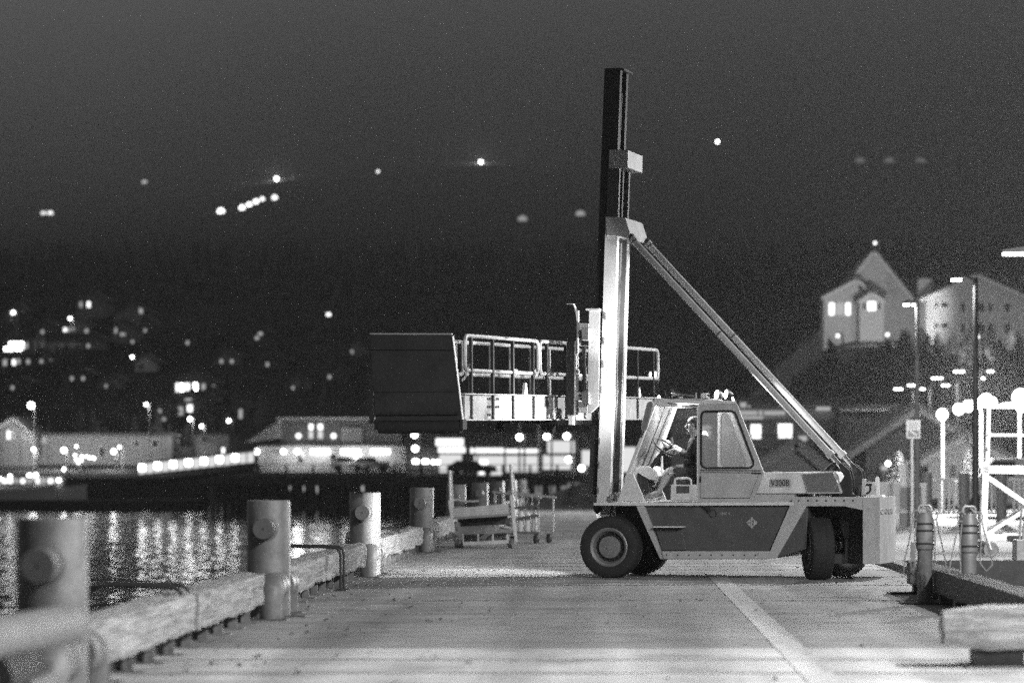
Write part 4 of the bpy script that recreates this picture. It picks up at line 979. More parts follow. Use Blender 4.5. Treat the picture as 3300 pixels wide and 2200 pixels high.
def cable_post(X, Y, label, seed):
    r = random.Random(seed); p_ = empty('cable_post', (X, Y, 0), R(r.uniform(-8,8)), label, 'post', 'short posts with hanging cable loops at the right rail')
    MB().lathe([(.30,.0),(.30,.02),(.10,.022)], (0,0,0), (0,0,1), 20).build('base_flange', M_dsteel, p_, True)
    MB().lathe([(.088,.02),(.088,.62),(.104,.64),(.104,.98),(.088,1.02),(.075,1.06),(0,1.06)], (0,0,0), (0,0,1), 24).build('pipe_body', M_pipe if seed == 1 else M_steel, p_, True)
    for z in (.70,.85,.93): MB().lathe([(.105,z-.012),(.113,z-.006),(.113,z+.006),(.105,z+.012)], (0,0,0), (0,0,1), 24).build('band', M_dsteel, p_, True)
    MB().tube([(-.075,-.02,1.0),(-.072,-.02,1.12),(-.05,-.02,1.145),(.05,-.02,1.145),(.072,-.02,1.12),(.075,-.02,1.0)], .012, 8).build('top_handle', M_alu, p_, True)
    MB().tube([(-.07,.05,1.0),(-.03,.04,1.16),(.03,.0,1.12),(.08,-.05,1.05)], .012, 6).build('clamp_bar', M_alu, p_, True)
    for sg in (-1, 1):
        MB().tube([(sg*.10 + .045*math.cos(a), -.05, 1.03 + .055*math.sin(a)) for a in [2*math.pi*q/14 for q in range(14)]], .008, 6, closed=True).build('coil', M_rope, p_, True)
        x0 = sg*.13; L_ = r.uniform(.50,.66)
        MB().tube([(x0,-.06,1.0),(x0+sg*.03,-.08,.85),(x0+sg*.10,-.08,1.0-L_*.75),(x0+sg*.12,-.08,1.0-L_),(x0+sg*.05,-.08,1.0-L_-.07),(x0-sg*.02,-.08,1.0-L_+.02),(x0-sg*.01,-.08,.75),(x0-sg*.03,-.08,.95)], .0085, 6).build('cable_loop', M_rope, p_, True)
    return p_
p1 = cable_post(3.66, 33.6, 'left cable post at the right rail, darker, with a small lettered strip', 1)
st = MB().box(-.17,-.115,-.13,-.125,.25,.72).build('lettered_strip', M_steel, p1)
text('lettering', 'T', .075, .001, M_letter, st, (-.142,-.132,.46), (1,0,0), (0,0,1)); text('lettering', 'N', .075, .001, M_letter, st, (-.142,-.132,.34), (1,0,0), (0,0,1))
cable_post(4.02, 32.4, 'right cable post at the right rail, paler, with long cable loops', 2)
# slip edge beyond the right rail
eg = MB().box(DX1+.02, 60, 49.42, 49.58, -.9, .02)
kind(eg.build('slip_edge', M_dsteel), 'structure')
sb = MB().box(DX1-.12, DX1+.12, 22.4, 49.4, .0, .10); kind(sb.build('slip_kerb', M_timber_d), 'structure')
# white wheeled frame at the right
wf = empty('wheeled_stair_frame', at(3190, 1794, 52.0), R(-6), 'white wheeled steel frame with diagonal braces at the right edge', 'frame'); wf.location.z = 0
SW = FPX/52.0
def Q(x, y): return ((2500 + x*.4464 - 3190)/SW, CAMH + (VY - (1500 + y*.4464))/SW)
def qb(name, a, b, yv, wd_, dp_=.07, m_=None): 
    a = Q(*a); b = Q(*b); return MB().bar((a[0],yv,a[1]), (b[0],yv,b[1]), dp_, wd_, up=(0,1,0) if False else (0,0,1)).build(name, m_ or M_white, wf, bevel=.004)
def qv(name, a, b, yv, wd_, dp_=.07, m_=None):
    a = Q(*a); b = Q(*b); x = (a[0]+b[0])/2
    dx = b[0]-a[0]
    return MB().prism([(a[0]-wd_/2,a[1]),(a[0]+wd_/2,a[1]),(b[0]+wd_/2,b[1]),(b[0]-wd_/2,b[1])], yv-dp_/2, yv+dp_/2).build(name, m_ or M_white, wf, bevel=.004)
for yv in (0, 1.3):
    qv('post', (1518,-10), (1500,540), yv, .115)
    qb('top_beam', (1480,30), (2100,42), yv, .13)
    qb('bottom_beam', (1480,515), (2100,522), yv, .12)
    qb('diagonal_brace', (1535,85), (1800,270), yv+.02, .09)
    qb('diagonal_brace', (1530,490), (1800,320), yv+.02, .07)
    qv('post', (1830,60), (1830,500), yv, .10)
    qv('rail_post', (1545,-430), (1535,-12), yv, .045, .045)
    qv('rail_post', (1980,-430), (1980,-12), yv, .045, .045)
    for y in (-430, -225): qb('guard_rail', (1530,y), (2100,y+5), yv, .045, .045)
    qb('rub_strip', (1668,525), (2100,525), yv-.045, .11, .02, M_dsteel)
MB().box(Q(1500,0)[0], Q(2100,0)[0], .02, 1.28, Q(0,5)[1], Q(0,-2)[1]).build('platform', M_white, wf)
for x, yv in ((1555,.0),(1500,1.2),(1950,.0)):
    c = Vector((Q(x,0)[0], yv, .135)); w_ = MB().lathe([(.06,-.03),(.125,-.035),(.135,-.02),(.135,.02),(.125,.035),(.06,.03)], c, (.2,1,0), 24).build('caster', M_steel, wf, True)
    MB().lathe([(0,-.04),(.075,-.036)], c, (.2,1,0), 18).build('caster_hub', M_pipe, w_)
    MB().bar(c + Vector((0,-.05,0)), c + Vector((-.06,-.05,.22)), .05, .02).bar(c + Vector((0,.05,0)), c + Vector((-.06,.05,.22)), .05, .02).build('caster_fork', M_white, w_)
MB().box(Q(1440,0)[0], Q(1478,0)[0], -.05, .1, Q(0,530)[1], Q(0,480)[1]).build('bumper', M_dsteel, wf)
qv('kick_strip', (1450,350), (1440,460), -.05, .05, .03)
# stacked gear beside the frame
gb = empty('gear_crate', at(3300,1815,49.9), 0, 'grey crate with upright bars at the far right edge by the white frame', 'crate'); gb.location.z = 0
MB().box(-.12,.6,.05,.6,0,.36).build('body', M_steel, gb, bevel=.01)
for q in range(4): MB().tube([(-.05+q*.06,.2,.36),(.0+q*.07,.25,.95)], .02, 8).build('bar', M_steel, gb, True)

# ---- lamp posts (6.3 m), visible ones and the row they belong to
def lamp_post(X, Y, H, arms, power, label, r=.07, lens=None, dark=False, omni=False):
    l = empty('lamp_post', (X, Y, 0), 0, label, 'lamp post', 'lamp posts along the wharf')
    MB().tube([(0,0,-.05),(0,0,H*.5),(0,0,H)], [r*1.15,r,r*.8], 14).build('pole', M_dsteel if dark else M_pipe, l, True)
    MB().box(-r*2.4,r*2.4,-r*2.4,r*2.4,-.002,.05).build('base_plate', M_pipe, l)
    for ax in arms:
        h = MB().tube([(0,0,H-.04),(ax*.75,0,H+.02)], r*.45, 8).build('arm', M_pipe, l, True)
        MB().prism([(ax*.75,H-.02),(ax*1.35,H-.03),(ax*1.35,H+.03),(ax*.85,H+.10),(ax*.75,H+.09)], -.13, .13).build('lamp_head', M_pipe, h)
        MB().box(min(ax*.80,ax*1.32), max(ax*.80,ax*1.32), -.11, .11, H-.085, H-.032).build('lens', lens or E_lamp, h)
        if power and omni: point('lamp_glow', (ax*1.05, 0, H-.2), power, .12, l)
        elif power and ax == arms[0]: spot('lamp_beam', (ax*1.05, 0, H-.12), (ax*1.05, 0, 0), power, 168, .15, .12, l)
    return l
lamp_post(10.6, 46.0, 6.3, [-1.3], 5600, 'lamp post beyond the right edge of the picture, level with the truck', omni=True)
lamp_post(9.75, 62.0, 6.25, [-1.0], 3000, 'lamp post at the upper right corner, only its lit head in view')
lamp_post(9.1, 72.0, 6.36, [-.45], 900, 'tall dark lamp post right of the road sign with one lit head', .075, dark=True)
lamp_post(8.5, 80.0, 6.2, [-.10, -.28], 700, 'lamp post behind the road sign with two bright heads close together')
for k, (px, py, arms, nm) in enumerate(((2946,1250,[-.85,.45],'short distant lamp post left of the sign, two heads'), (3000,1238,[-.95,.75],'distant lamp post right of the sign pole, two heads'), (3088,1215,[-1.0,1.0],'distant lamp post between the two tall poles'), (3156,1193,[-.9,.5],'distant lamp post beside the dark tall pole'))):
    Y = FPX*(6.3-CAMH)/(VY-py); lamp_post((px-VX)/FPX*Y, Y, 6.3, arms, 260, nm, .13)
# two tall shielded lamps on the near apron, right of the picture: the main light on the near dock
for X, Y, pw, lb in ((10.4, 11.5, 9500, 'tall shielded lamp post on the near apron, closest to the camera, outside the picture'), (10.4, 21.0, 9500, 'tall shielded lamp post on the near apron beside the near crosswise rail, outside the picture')):
    l = lamp_post(X, Y, 8.7, [-1.1], 0, lb, .10)
    spot('lamp_beam', (-1.15, 0, 8.55), (-1.15, 0, 0), pw, 166, .12, .16, l)

# ---- sign, fence, barriers, cabinet
sg = empty('road_sign', at(2940,1500,76), 0, 'white rectangular sign with a slanting arrow on a pale post', 'sign'); sg.location.z = 0
c = at(2943,1383,76); c2_ = c - sg.location
bd = MB().box(c2_.x-.19, c2_.x+.19, -.03, -.01, c2_.z-.245, c2_.z+.245).build('board', M_white, sg, bevel=.02)
MB().tube([(c2_.x-.03,.02,0),(c2_.x-.03,.02,c2_.z+.2)], .04, 8).build('post', M_white, sg, True)
MB().box(c2_.x-.15,c2_.x+.15,-.034,-.031,c2_.z-.20,c2_.z-.02).build('dark_field', M_plate, bd)
MB().bar((c2_.x-.10,-.037,c2_.z-.03),(c2_.x+.10,-.037,c2_.z-.17),.004,.045).build('arrow', M_white, bd)
MB().box(c2_.x-.13,c2_.x+.13,-.034,-.031,c2_.z+.10,c2_.z+.18).box(c2_.x-.11,c2_.x+.11,-.034,-.031,c2_.z+.02,c2_.z+.07).build('faded_lines', M_trim, bd)
fy = 84.0
fn = empty('picket_fence', ((2980-VX)/FPX*fy, fy, 0), 0, 'pale picket railing along the back of the wharf', 'fence')
x0 = 0; x1 = (3330-2980)/FPX*fy
MB().box(x0,x1,-.03,.03,1.28,1.36).build('top_rail', M_trim, fn); MB().box(x0,x1,-.03,.03,.30,.36).build('bottom_rail', M_trim, fn)
x = x0+.05; q = 0
while x < x1:
    if q % 6 == 0: MB().tube([(x,-.02,0),(x,-.02,1.5)], .16, 12).build('post', M_pipe, fn, True); x += .22
    else: MB().box(x-.035,x+.035,-.02,.02,.36,1.28).build('picket', M_trim, fn)
    x += .145; q += 1
def jersey(px, py, label, L=.7, rz=0, Y=None):
    Y = Y or FPX*CAMH/(py-VY); o = empty('concrete_barrier', ((px-VX)/FPX*Y, Y, 0), rz, label, 'barrier', 'pale concrete barriers at the back of the wharf')
    MB().prism([(-.32,0),(.32,0),(.32,.10),(.14,.42),(.10,1.25),(-.10,1.25),(-.14,.42),(-.32,.10)], -L, L).build('body', M_trim, o, bevel=.02)
jersey(2880, 1690, 'narrow pale concrete barrier just right of the counterweight', .5, R(10))
jersey(2830, 1684, 'pale concrete barrier partly hidden by the counterweight', .6, R(80), 80)
cb = empty('utility_cabinet', at(2932,1682,82), 0, 'pale utility cabinet on a dark plinth below the road sign', 'cabinet'); cb.location.z = 0
MB().box(-.45,.45,-.3,.3,.35,1.22).build('body', M_trim, cb, bevel=.02); MB().box(-.3,.3,-.32,-.301,.5,1.1).build('door_panel', M_mid, cb); MB().box(-.5,.5,-.35,.35,0,.35).build('plinth', M_mid, cb)
MB().bar((-.1,0,1.22),(-.2,0,1.75),.3,.08).build('solar_panel', M_trim, cb)

# ================================================================== BACKGROUND
def rect_part(name, px0, py0, px1, py1, Y, m, parent, base, th=.06, off=0.0):
    a = at(px0, py1, Y); b = at(px1, py0, Y)
    return MB().box(a.x-base[0], b.x-base[0], Y-base[1]-th-off, Y-base[1]-off, a.z-base[2], b.z-base[2]).build(name, m, parent)
def window(px0, py0, px1, py1, Y, pane, parent, base, frame=None):
    a = at(px0, py1, Y); b = at(px1, py0, Y); x0, x1 = a.x-base[0], b.x-base[0]; z0, z1 = a.z-base[2], b.z-base[2]; f = .12
    y = Y-base[1]
    w_ = MB().box(x0-f,x0,y-.08,y-.002,z0-f,z1+f).box(x1,x1+f,y-.08,y-.002,z0-f,z1+f).box(x0,x1,y-.08,y-.002,z0-f,z0).box(x0,x1,y-.08,y-.002,z1,z1+f).build('window', frame or M_trim, parent)
    MB().box(x0,x1,y-.04,y-.003,z0,z1).build('pane', pane, w_)
    return w_
def gable_house(label, px0, px1, py_base, py_eave, apex, Y, depth, wall, roof, wins, group=None, name='house', over=.5, sink=3.0, trim=None):
    b = at((px0+px1)/2, py_base, Y); base = (b.x, b.y, b.z - sink); h = empty(name, base, 0, label, 'house', group)
    a0 = at(px0, py_eave, Y); a1 = at(px1, py_eave, Y); ap = at(apex[0], apex[1], Y)
    x0, x1, ze, xa, za = a0.x-b.x, a1.x-b.x, a0.z-base[2], ap.x-b.x, ap.z-base[2]
    MB().prism([(x0,0),(x1,0),(x1,ze),(xa,za),(x0,ze)], 0, depth).build('wall', wall, h)
    for (xe, s_) in ((x0,-1),(x1,1)):
        d = Vector((xe-xa, 0, ze-za)).normalized(); n_ = Vector((-d.z, 0, d.x)); n_ = n_ if n_.z > 0 else -n_
        p0 = Vector((xa,0,za)) + n_*.02; p1 = Vector((xe,0,ze)) + d*over + n_*.02
        q = [p0, p1, p1+n_*.22, p0+n_*.22]
        r_ = MB().prism([(v.x, v.z) for v in q], -over, depth+over).build('roof', roof, h)
        t0, t1 = p0 - n_*.28, p1 - n_*.28
        MB().prism([(v.x, v.z) for v in (p0, p1, t1, t0)], -over-.05, -over+.05).build('bargeboard', trim or M_trim, r_)
    for (a, c_, d_, e_, pane) in wins: window(a, c_, d_, e_, Y, pane, h, base, trim)
    return h, base
def box_building(label, px0, px1, py_top, py_base, Y, depth, wall, wins=(), cat='building', name='building', sink=2.0, group=None, cornice=True):
    b = at((px0+px1)/2, py_base, Y); base = (b.x, b.y, b.z-sink); h = empty(name, base, 0, label, cat, group)
    a = at(px0, py_top, Y); c_ = at(px1, py_top, Y)
    MB().box(a.x-b.x, c_.x-b.x, 0, depth, 0, a.z-base[2]).build('wall', wall, h)
    if cornice: MB().box(a.x-b.x-.3, c_.x-b.x+.3, -.3, depth+.3, a.z-base[2]+.003, a.z-base[2]+.35).build('roof', M_roof, h)
    for (p, q, r_, s_, pane) in wins: window(p, q, r_, s_, Y, pane, h, base)
    return h, base
def glow_lamp(px, py, Y, label, power=0, r=None, lens=None, H=None, cat='street lamp', group='street lamps in the town', pole=True):
    c = at(px, py, Y); gz = terrain(c.x, Y) if H is None else c.z - H
    if Y < 400 and c.x < -12: gz = 1.2 if Y < 330 else -2.0
    gz = min(gz, c.z-1.5)
    l = empty('street_lamp', (c.x+.5, Y, gz), 0, label, cat, group); h = c.z - gz
    MB().tube([(0,0,-.5),(0,0,h+.25)], .10, 8).build('pole', M_pipe, l, True)
    MB().tube([(0,0,h+.2),(-.3,0,h+.32),(-.5,0,h+.22)], .06, 6).build('arm', M_pipe, l, True)
    MB().ball((-.5,0,h), (r or .28)*.8, 10, 6).build('lens', lens or E_lampS, l, True)
    if power > 650: point('lamp_glow', (-.5,-.1,h-.4), power, .3, l)
    return l

# ---- far left shore
kind(MB().box(-260,-12.3,402,412,-3.5,.75).build('shore_wall', M_pile), 'structure')
kind(MB().box(-260,-12.3,412,470,-.9,.7).build('shore_ground', M_town), 'structure')
gable_house('small gabled house on the far shore at the left edge, two lit windows', -60, 112, 1500, 1405, (45,1345), 432, 10, M_mid, M_roof,
            [(23,1388,33,1414,E_win),(37,1390,46,1414,E_winD),(74,1392,86,1416,E_winD),(99,1392,107,1420,E_winD)])
box_building('long low grey building on the far shore behind the lamps', 118, 532, 1402, 1500, 436, 14, M_mid,
             [(135,1405,146,1426,E_winD),(240,1470,262,1495,E_winD),(430,1420,448,1440,M_pane),(490,1418,508,1440,M_pane),(320,1440,338,1470,M_pane)], name='shore_building')
box_building('pale shed with tall doors on the far shore, left of the pier building', 630, 737, 1397, 1478, 432, 10, M_pale, [(715,1442,724,1462,E_win),(650,1408,665,1420,M_pane),(640,1430,700,1470,M_trim)], name='shore_shed')
for (px, py, Y, lb, pw, r_) in ((100,1306,425,'brightest twin street lamp above the gabled house at left',4200,.55), (108,1447,424,'round lamp low on the shore at far left',700,.26), (471,1303,428,'slender lit street lamp above the covered ramp',1500,.26),
      (206,1450,425,'wide glowing lamp on the long shore building, left one',1600,.42), (366,1454,425,'wide glowing lamp on the long shore building, right one',1600,.38), (206,1511,408,'short lamp at the water edge of the far shore',500,.25),
      (246,1438,426,'small lamp above the string of dock lights',200,.18), (385,1440,426,'pair lamp beside the right wall lamp',200,.2), (649,1373,440,'street lamp up the slope above the pale shed',900,.28), (612,1350,450,'lit lamp with bright window below the row of five windows',900,.36), (426,1150,520,'street lamp with tall pole on the slope',250,.30),
      (226,1026,560,'lone lamp on the upper slope at left',800,.32), (43,1007,560,'lone lamp at the far left of the upper slope',500,.30), (737,1355,312,'lamp at the gable of the pier building',500,.22)):
    glow_lamp(px, py, Y, lb, pw, r_)
for k, (px, py) in enumerate(((242,1466),(246,1480),(252,1490),(262,1482),(264,1470),(279,1470),(288,1474),(297,1474),(303,1476))):
    c = at(px, py, 415); tag(MB().ball((0,0,0), .16, 8, 5).build('bulb', emis('bulb_light', 9.0)), ['topmost bulb at the left of the round cluster on the far shore','second bulb down the left of the round cluster on the far shore','lowest bulb of the round cluster on the far shore','bright bulb at lower right of the round cluster','bulb at upper right of the round cluster','first bulb of the short row right of the cluster','second bulb of the short row right of the cluster','third bulb of the short row right of the cluster','last bulb of the short row right of the cluster'][k], 'bulb', 'string light bulbs on the far shore').location = c
# moored boats
def boat(px, py, Y, L, label, lights):
    c = at(px, py, Y); b = empty('moored_boat', (c.x, Y, WZ), 0, label, 'boat', 'boats moored at the far shore')
    hl = MB(); n_ = 12; vs = []; fs = []
    for i in range(n_+1):
        t_ = i/n_; x = -L/2 + L*t_; w_ = 1.5*math.sin(min(1, (1-t_)*2.2)*math.pi/2)*(1 if t_ > 0 else .9); zk = 1.3 + .8*t_*t_
        vs += [(x,-w_,zk),(x,-w_*.7,-.2),(x,w_*.7,-.2),(x,w_,zk)]
    for i in range(n_):
        for k in range(4): fs.append((i*4+k, i*4+(k+1)%4, (i+1)*4+(k+1)%4, (i+1)*4+k))
    fs += [(0,1,2,3)]
    hl.add(vs, fs).build('hull', M_white, b, True)
    MB().box(-L*.3, L*.15, -1.0, 1.0, 1.3, 3.1).build('cabin', M_white, b, bevel=.1)
    for q in range(4): MB().box(-L*.28+q*L*.105, -L*.21+q*L*.105, -1.03, -.99, 2.2, 2.8).build('cabin_window', E_win if q % 2 == 0 else E_winD, b)
    MB().tube([(-L*.1,0,3.1),(-L*.1,0,7.5)], .06, 6).build('mast', M_alu, b)
    for lx, lz, s_ in lights: MB().ball((lx,-1.1,lz), s_, 8, 5).build('deck_light', E_lampS, b, True)
boat(30, 1560, 398, 11, 'brightly lit boat moored at the far left below the gabled house', [(-3.0,2.6,.16),(-1.0,2.8,.16),(1.4,2.9,.2),(3.0,3.2,.3)])
boat(85, 1560, 396, 8, 'second lit boat moored just right of the brightest boat', [(-2,3.2,.18),(1.5,3.3,.28)])
boat(175, 1570, 399, 9, 'dim boat moored below the wide wall lamp on the far shore', [(0.8,2.6,.22)])

# ---- hillside houses at left with their lit windows
def hill_house(label, px0, px1, py_eave, py_base, apex, wins, wall=None):
    p = hit((px0+px1)/2, py_base, 440); Y = p.y
    return gable_house(label, px0, px1, py_base, py_eave, apex, Y, 9, wall or M_mid, M_roof, wins, 'houses on the hillside', sink=4, trim=M_darkwall)
hill_house('house high on the far left slope with one bright window', 15, 82, 1000, 1050, (48,975), [(35,1002,50,1014,E_win),(37,1026,46,1036,E_winD),(70,1000,78,1011,E_winD)])
hill_house('house on the upper slope with two tall windows, one brighter', 245, 345, 968, 1035, (292,938), [(257,972,265,990,E_winD),(281,972,291,990,E_win)])
hill_house('house below the lone lamp with three small lit windows in a row', 198, 292, 1048, 1082, (245,1022), [(205,1056,215,1068,E_win),(218,1056,227,1068,E_winD),(232,1054,240,1066,E_winD),(274,1060,284,1072,E_winD)])
hill_house('wide house on the upper slope with one lit porch on its right side', 368, 492, 1010, 1052, (430,975), [(449,990,460,1010,E_winD)])
hill_house('dim house with scattered small lights left of the slope street lamp', 362, 440, 1050, 1112, (400,1030), [(370,1056,377,1074,E_winD),(388,1072,396,1082,E_winD),(398,1072,404,1082,E_winD),(423,1096,431,1106,E_winD)])
h, bs = box_building('building at the left edge with a blazing strip of windows', 8, 108, 1090, 1135, hit(55,1140,440).y, 10, M_mid, [(30,1102,76,1112,E_winB),(14,1118,24,1130,E_winB),(28,1116,42,1130,E_winB),(50,1120,58,1130,E_winB),(60,1120,68,1130,E_winB),(70,1112,78,1126,E_win),(82,1104,90,1122,E_winD)], name='hotel_building')
box_building('dim block with four faint windows below the blazing strip', 4, 112, 1148, 1195, hit(55,1200,440).y, 9, M_darkwall, [(10,1156,22,1178,E_winD),(40,1158,50,1176,E_win),(55,1156,65,1172,E_winD),(86,1158,96,1172,E_winD)], name='apartment_block')
hill_house('pale walled house beside the slope street lamp', 436, 505, 1165, 1205, (470,1140), [(450,1175,460,1187,M_pane)], M_pale)
hill_house('house with a row of five bright windows above the pale shed', 552, 700, 1232, 1275, (610,1195), [(567,1234,576,1262,E_win),(581,1236,592,1260,E_winB),(597,1234,612,1258,E_win),(624,1234,636,1258,E_winB),(650,1236,662,1256,E_winD),(684,1240,692,1248,E_winD)])
hill_house('house with two stacked dim windows just below the five-window house', 560, 660, 1300, 1345, (608,1270), [(575,1310,590,1345,E_winD),(604,1304,620,1326,E_win),(596,1283,618,1291,E_winD)])
hill_house('faint house right of the five-window house on the slope', 760, 800, 1310, 1360, (780,1290), [(770,1318,781,1348,E_winD)], M_darkwall)
hill_house('house with a pale roof far up the slope right of centre left', 960, 1130, 1030, 1062, (1055,1000), [(1052,1008,1066,1018,E_win)], M_darkwall)
hill_house('faint house with a pair of small lights below the pale roofed house', 800, 880, 1075, 1120, (840,1052), [(832,1070,846,1080,E_winD),(822,1084,834,1094,E_winD)], M_darkwall)
hill_house('dim house in trees left of the five-window house', 500, 552, 1320, 1372, (526,1298), [(508,1318,520,1330,E_winD),(524,1345,534,1355,E_winD)], M_darkwall)
for (x, y, wd_, lb, n_, mt) in ((150,1085,70,'dim house between the three-window house and the blazing strip building',1,M_darkwall), (300,1130,80,'dark house with one faint window left of the slope street lamp',1,M_mid), (150,1180,84,'dim house right of the four-window block at left',2,M_mid), (250,1235,90,'dim wide house above the long shore building',2,M_darkwall), (360,1260,84,'dim house above the right end of the long shore building',1,M_mid),
      (60,1265,96,'dim house right above the brightest twin lamp',1,M_darkwall), (730,1180,84,'dim house up the slope right of the five-window house',2,M_mid), (680,1300,70,'dim small house right of the stacked-window house',1,M_mid), (880,1190,90,'dim house on the slope above the pier building',1,M_darkwall), (960,1265,84,'dim house directly behind the pier building roof',2,M_mid), (1080,1230,90,'dim house behind the pier building near the gangway flap',1,M_darkwall),
      (1150,1150,84,'dim house on the slope left of the gangway flap',1,M_mid), (620,1120,80,'dim house alone on the middle slope',1,M_darkwall), (480,1080,70,'dim house just above the pale walled house',1,M_darkwall)):
    ws = [(x-wd_*.25 + q*wd_*.4, y-22, x-wd_*.25 + q*wd_*.4 + 9, y-10, E_winD) for q in range(n_)]
    hill_house(lb, x-wd_/2, x+wd_/2, y-32, y, (x, y-54), ws, mt if mt is M_darkwall else None)
# ---- lights far up the hill
HL = []
for k, (px, py, r_, s_, pw, lb) in enumerate(((712,682,1.6,4,3000,'leftmost glowing lamp of the slanting row on the misty hill'), (780,670,1.3,4,1500,'lamp in the slanting row on the hill, second from left'), (803,660,1.2,4,1500,'lamp in the slanting row on the hill, third from left'), (825,650,1.2,4,1500,'lamp in the slanting row on the hill, fourth from left'), (845,642,1.0,3,1500,'lamp in the slanting row on the hill, fifth from left'),
      (885,637,1.2,3,1500,'dim lamp just under the bright lamp on the misty hill'), (891,576,1.3,60,9000,'bright lamp at the upper end of the slanting row on the hill'), (140,687,.9,1.6,0,'faint left lamp of a pair on the hill at far left'), (162,687,1.0,2,0,'faint right lamp of a pair on the hill at far left'), (466,588,1.0,.8,0,'faint single lamp on the hill above the pair'),
      (1550,522,1.2,90,9000,'bright star-like lamp high on the hill left of the mast'), (1218,553,.6,3,0,'tiny lamp high on the hill between the bright ones'), (2312,457,1.1,50,2000,'bright lamp high on the hill right of the mast'), (1684,706,1.6,.35,0,'faint smear of light on the hill left of the mast'), (1870,690,1.6,.4,0,'faint light on the hill close to the mast'),
      (2771,519,1.7,.13,0,'faint dash of light high at right, left one'), (2866,519,1.7,.13,0,'faint dash of light high at right, middle one'), (2967,521,1.8,.12,0,'faint dash of light high at right, right one'))):
    p = at(px, py, 7000); Y = p.y; gz = min(terrain(p.x, Y), p.z-4)
    while terrain(p.x, Y) > p.z - 1.0 and Y > 640:
        Y -= 20; p = at(px, py, Y)
    gz = min(terrain(p.x, Y), p.z-4); HL.append((px, Y))
    l = empty('hillside_lamp', (p.x, Y, gz), 0, lb, 'lamp', 'lamps high on the misty hillside')
    MB().tube([(0,.5,-1),(0,.5,p.z-gz)], .12, 6).build('pole', M_dsteel, l)
    MB().ball((0,0,p.z-gz), (r_*.55 if s_ > 20 else r_*.9)*Y/1150, 8, 5, 1.3 if s_ < 3 else 1).build('lens', emis('hill_lamp_%g' % s_, float(s_)), l, True)
    if pw > 2500: point('lamp_glow', (0,-2,p.z-gz+1.0), pw*7, .8, l)

# ---- far pier, covered ramp and pier buildings
PY = 288.0; PZ = 1.15
pr = empty('far_pier', at(1000,1600,PY), 0, 'dark timber pier on pilings across the water', 'pier'); pr.location.z = WZ
ox, oz = pr.location.x, WZ
xA, xB = (640-VX)/FPX*PY - ox, (1830-VX)/FPX*PY - ox
MB().box(xA, xB, 0, 40, PZ-.55-oz, PZ-oz).build('deck', M_pile, pr); MB().box(xA, xB, -.25, -.02, PZ-1.0-oz, PZ-.1-oz).build('fascia', M_pile, pr)
x = xA + .6; q = 0
while x < xB:
    for yy in (.4, 6, 14): MB().tube([(x + rng.uniform(-.3,.3), yy, -1.2), (x, yy, PZ-.55-oz)], rng.uniform(.17,.24), 8).build('piling', M_pile if (q*7+yy) % 3 else M_mid, pr, True)
    if q % 2 == 0: MB().box(x-.12, x+.12, -.15, .05, PZ-oz, PZ+1.1-oz).build('rail_post', M_pile, pr)
    x += 1.35; q += 1
for zz in (.55, 1.05): MB().box(xA, xB, -.10, -.03, PZ+zz-oz, PZ+zz+.08-oz).build('rail', M_pile, pr)
for (px, py, m_) in ((770,1580,E_winD),(845,1575,E_winD),(930,1565,E_winD),(975,1570,E_winD),(1018,1575,E_winD),(1172,1570,E_winD),(1265,1560,E_winD)):
    c = at(px, py, PY+20); MB().ball((c.x-ox, 20, c.z-oz), .35, 8, 5, .7, .7, 1.6).build('under_deck_glow', emis('pier_gap_glow', .5), pr, True)  # glowing balls stand in for bright gaps between the pilings
cr = empty('covered_ramp', at(640,1560,283), 0, 'long white lit covered ramp sloping down from the far pier', 'ramp'); cr.location.z = WZ
ox = cr.location.x; RYY = 283
def rp(px, py): p = at(px, py, RYY); return (p.x-ox, p.z-WZ)
NP = 15
for q in range(NP):
    t0, t1 = q/NP, (q+1)/NP
    def top(t): return rp(446+(820-446)*t, 1496-(1496-1456)*t)
    def bot(t): return rp(446+(820-446)*t, 1528-(1528-1488)*t)
    a, b, c_, d_ = top(t0), top(t1), bot(t1), bot(t0); e = .06
    MB().prism([(a[0]+e,a[1]),(b[0]-e,b[1]),(c_[0]-e,c_[1]),(d_[0]+e,d_[1])], 0, .06).build('lit_panel', E_int, cr)
    MB().prism([(a[0]-.04,a[1]+.1),(a[0]+.04,a[1]+.1),(d_[0]+.04,d_[1]-.55),(d_[0]-.04,d_[1]-.55)], -.05, -.005).build('frame_post', M_mid, cr)
    if q % 2 == 0 and q < 14:
        m_ = ((a[0]+c_[0])/2, (a[1]+c_[1])/2+.15); MB().box(m_[0]-.30,m_[0]+.30,-.14,-.08,m_[1]-.30,m_[1]+.30).build('lamp_panel', emis('ramp_lamp', 9.0, sampled=True), cr)
MB().prism([(top(0)[0],top(0)[1]+.03),(top(1)[0],top(1)[1]+.03),(top(1)[0],top(1)[1]+.22),(top(0)[0],top(0)[1]+.22)], -.3, 2.4).build('roof', M_trim, cr)
MB().prism([(bot(0)[0],bot(0)[1]-.62),(bot(1)[0],bot(1)[1]-.62),(bot(1)[0],bot(1)[1]-.9),(bot(0)[0]-2,bot(0)[1]-1.2)], -.3, 2.4).build('girder', M_pile, cr)
MB().prism([(bot(0)[0],bot(0)[1]-.05),(bot(1)[0],bot(1)[1]-.05),(bot(1)[0],bot(1)[1]-.12),(bot(0)[0],bot(0)[1]-.12)], -.12, .1).build('hand_rail', M_pile, cr)
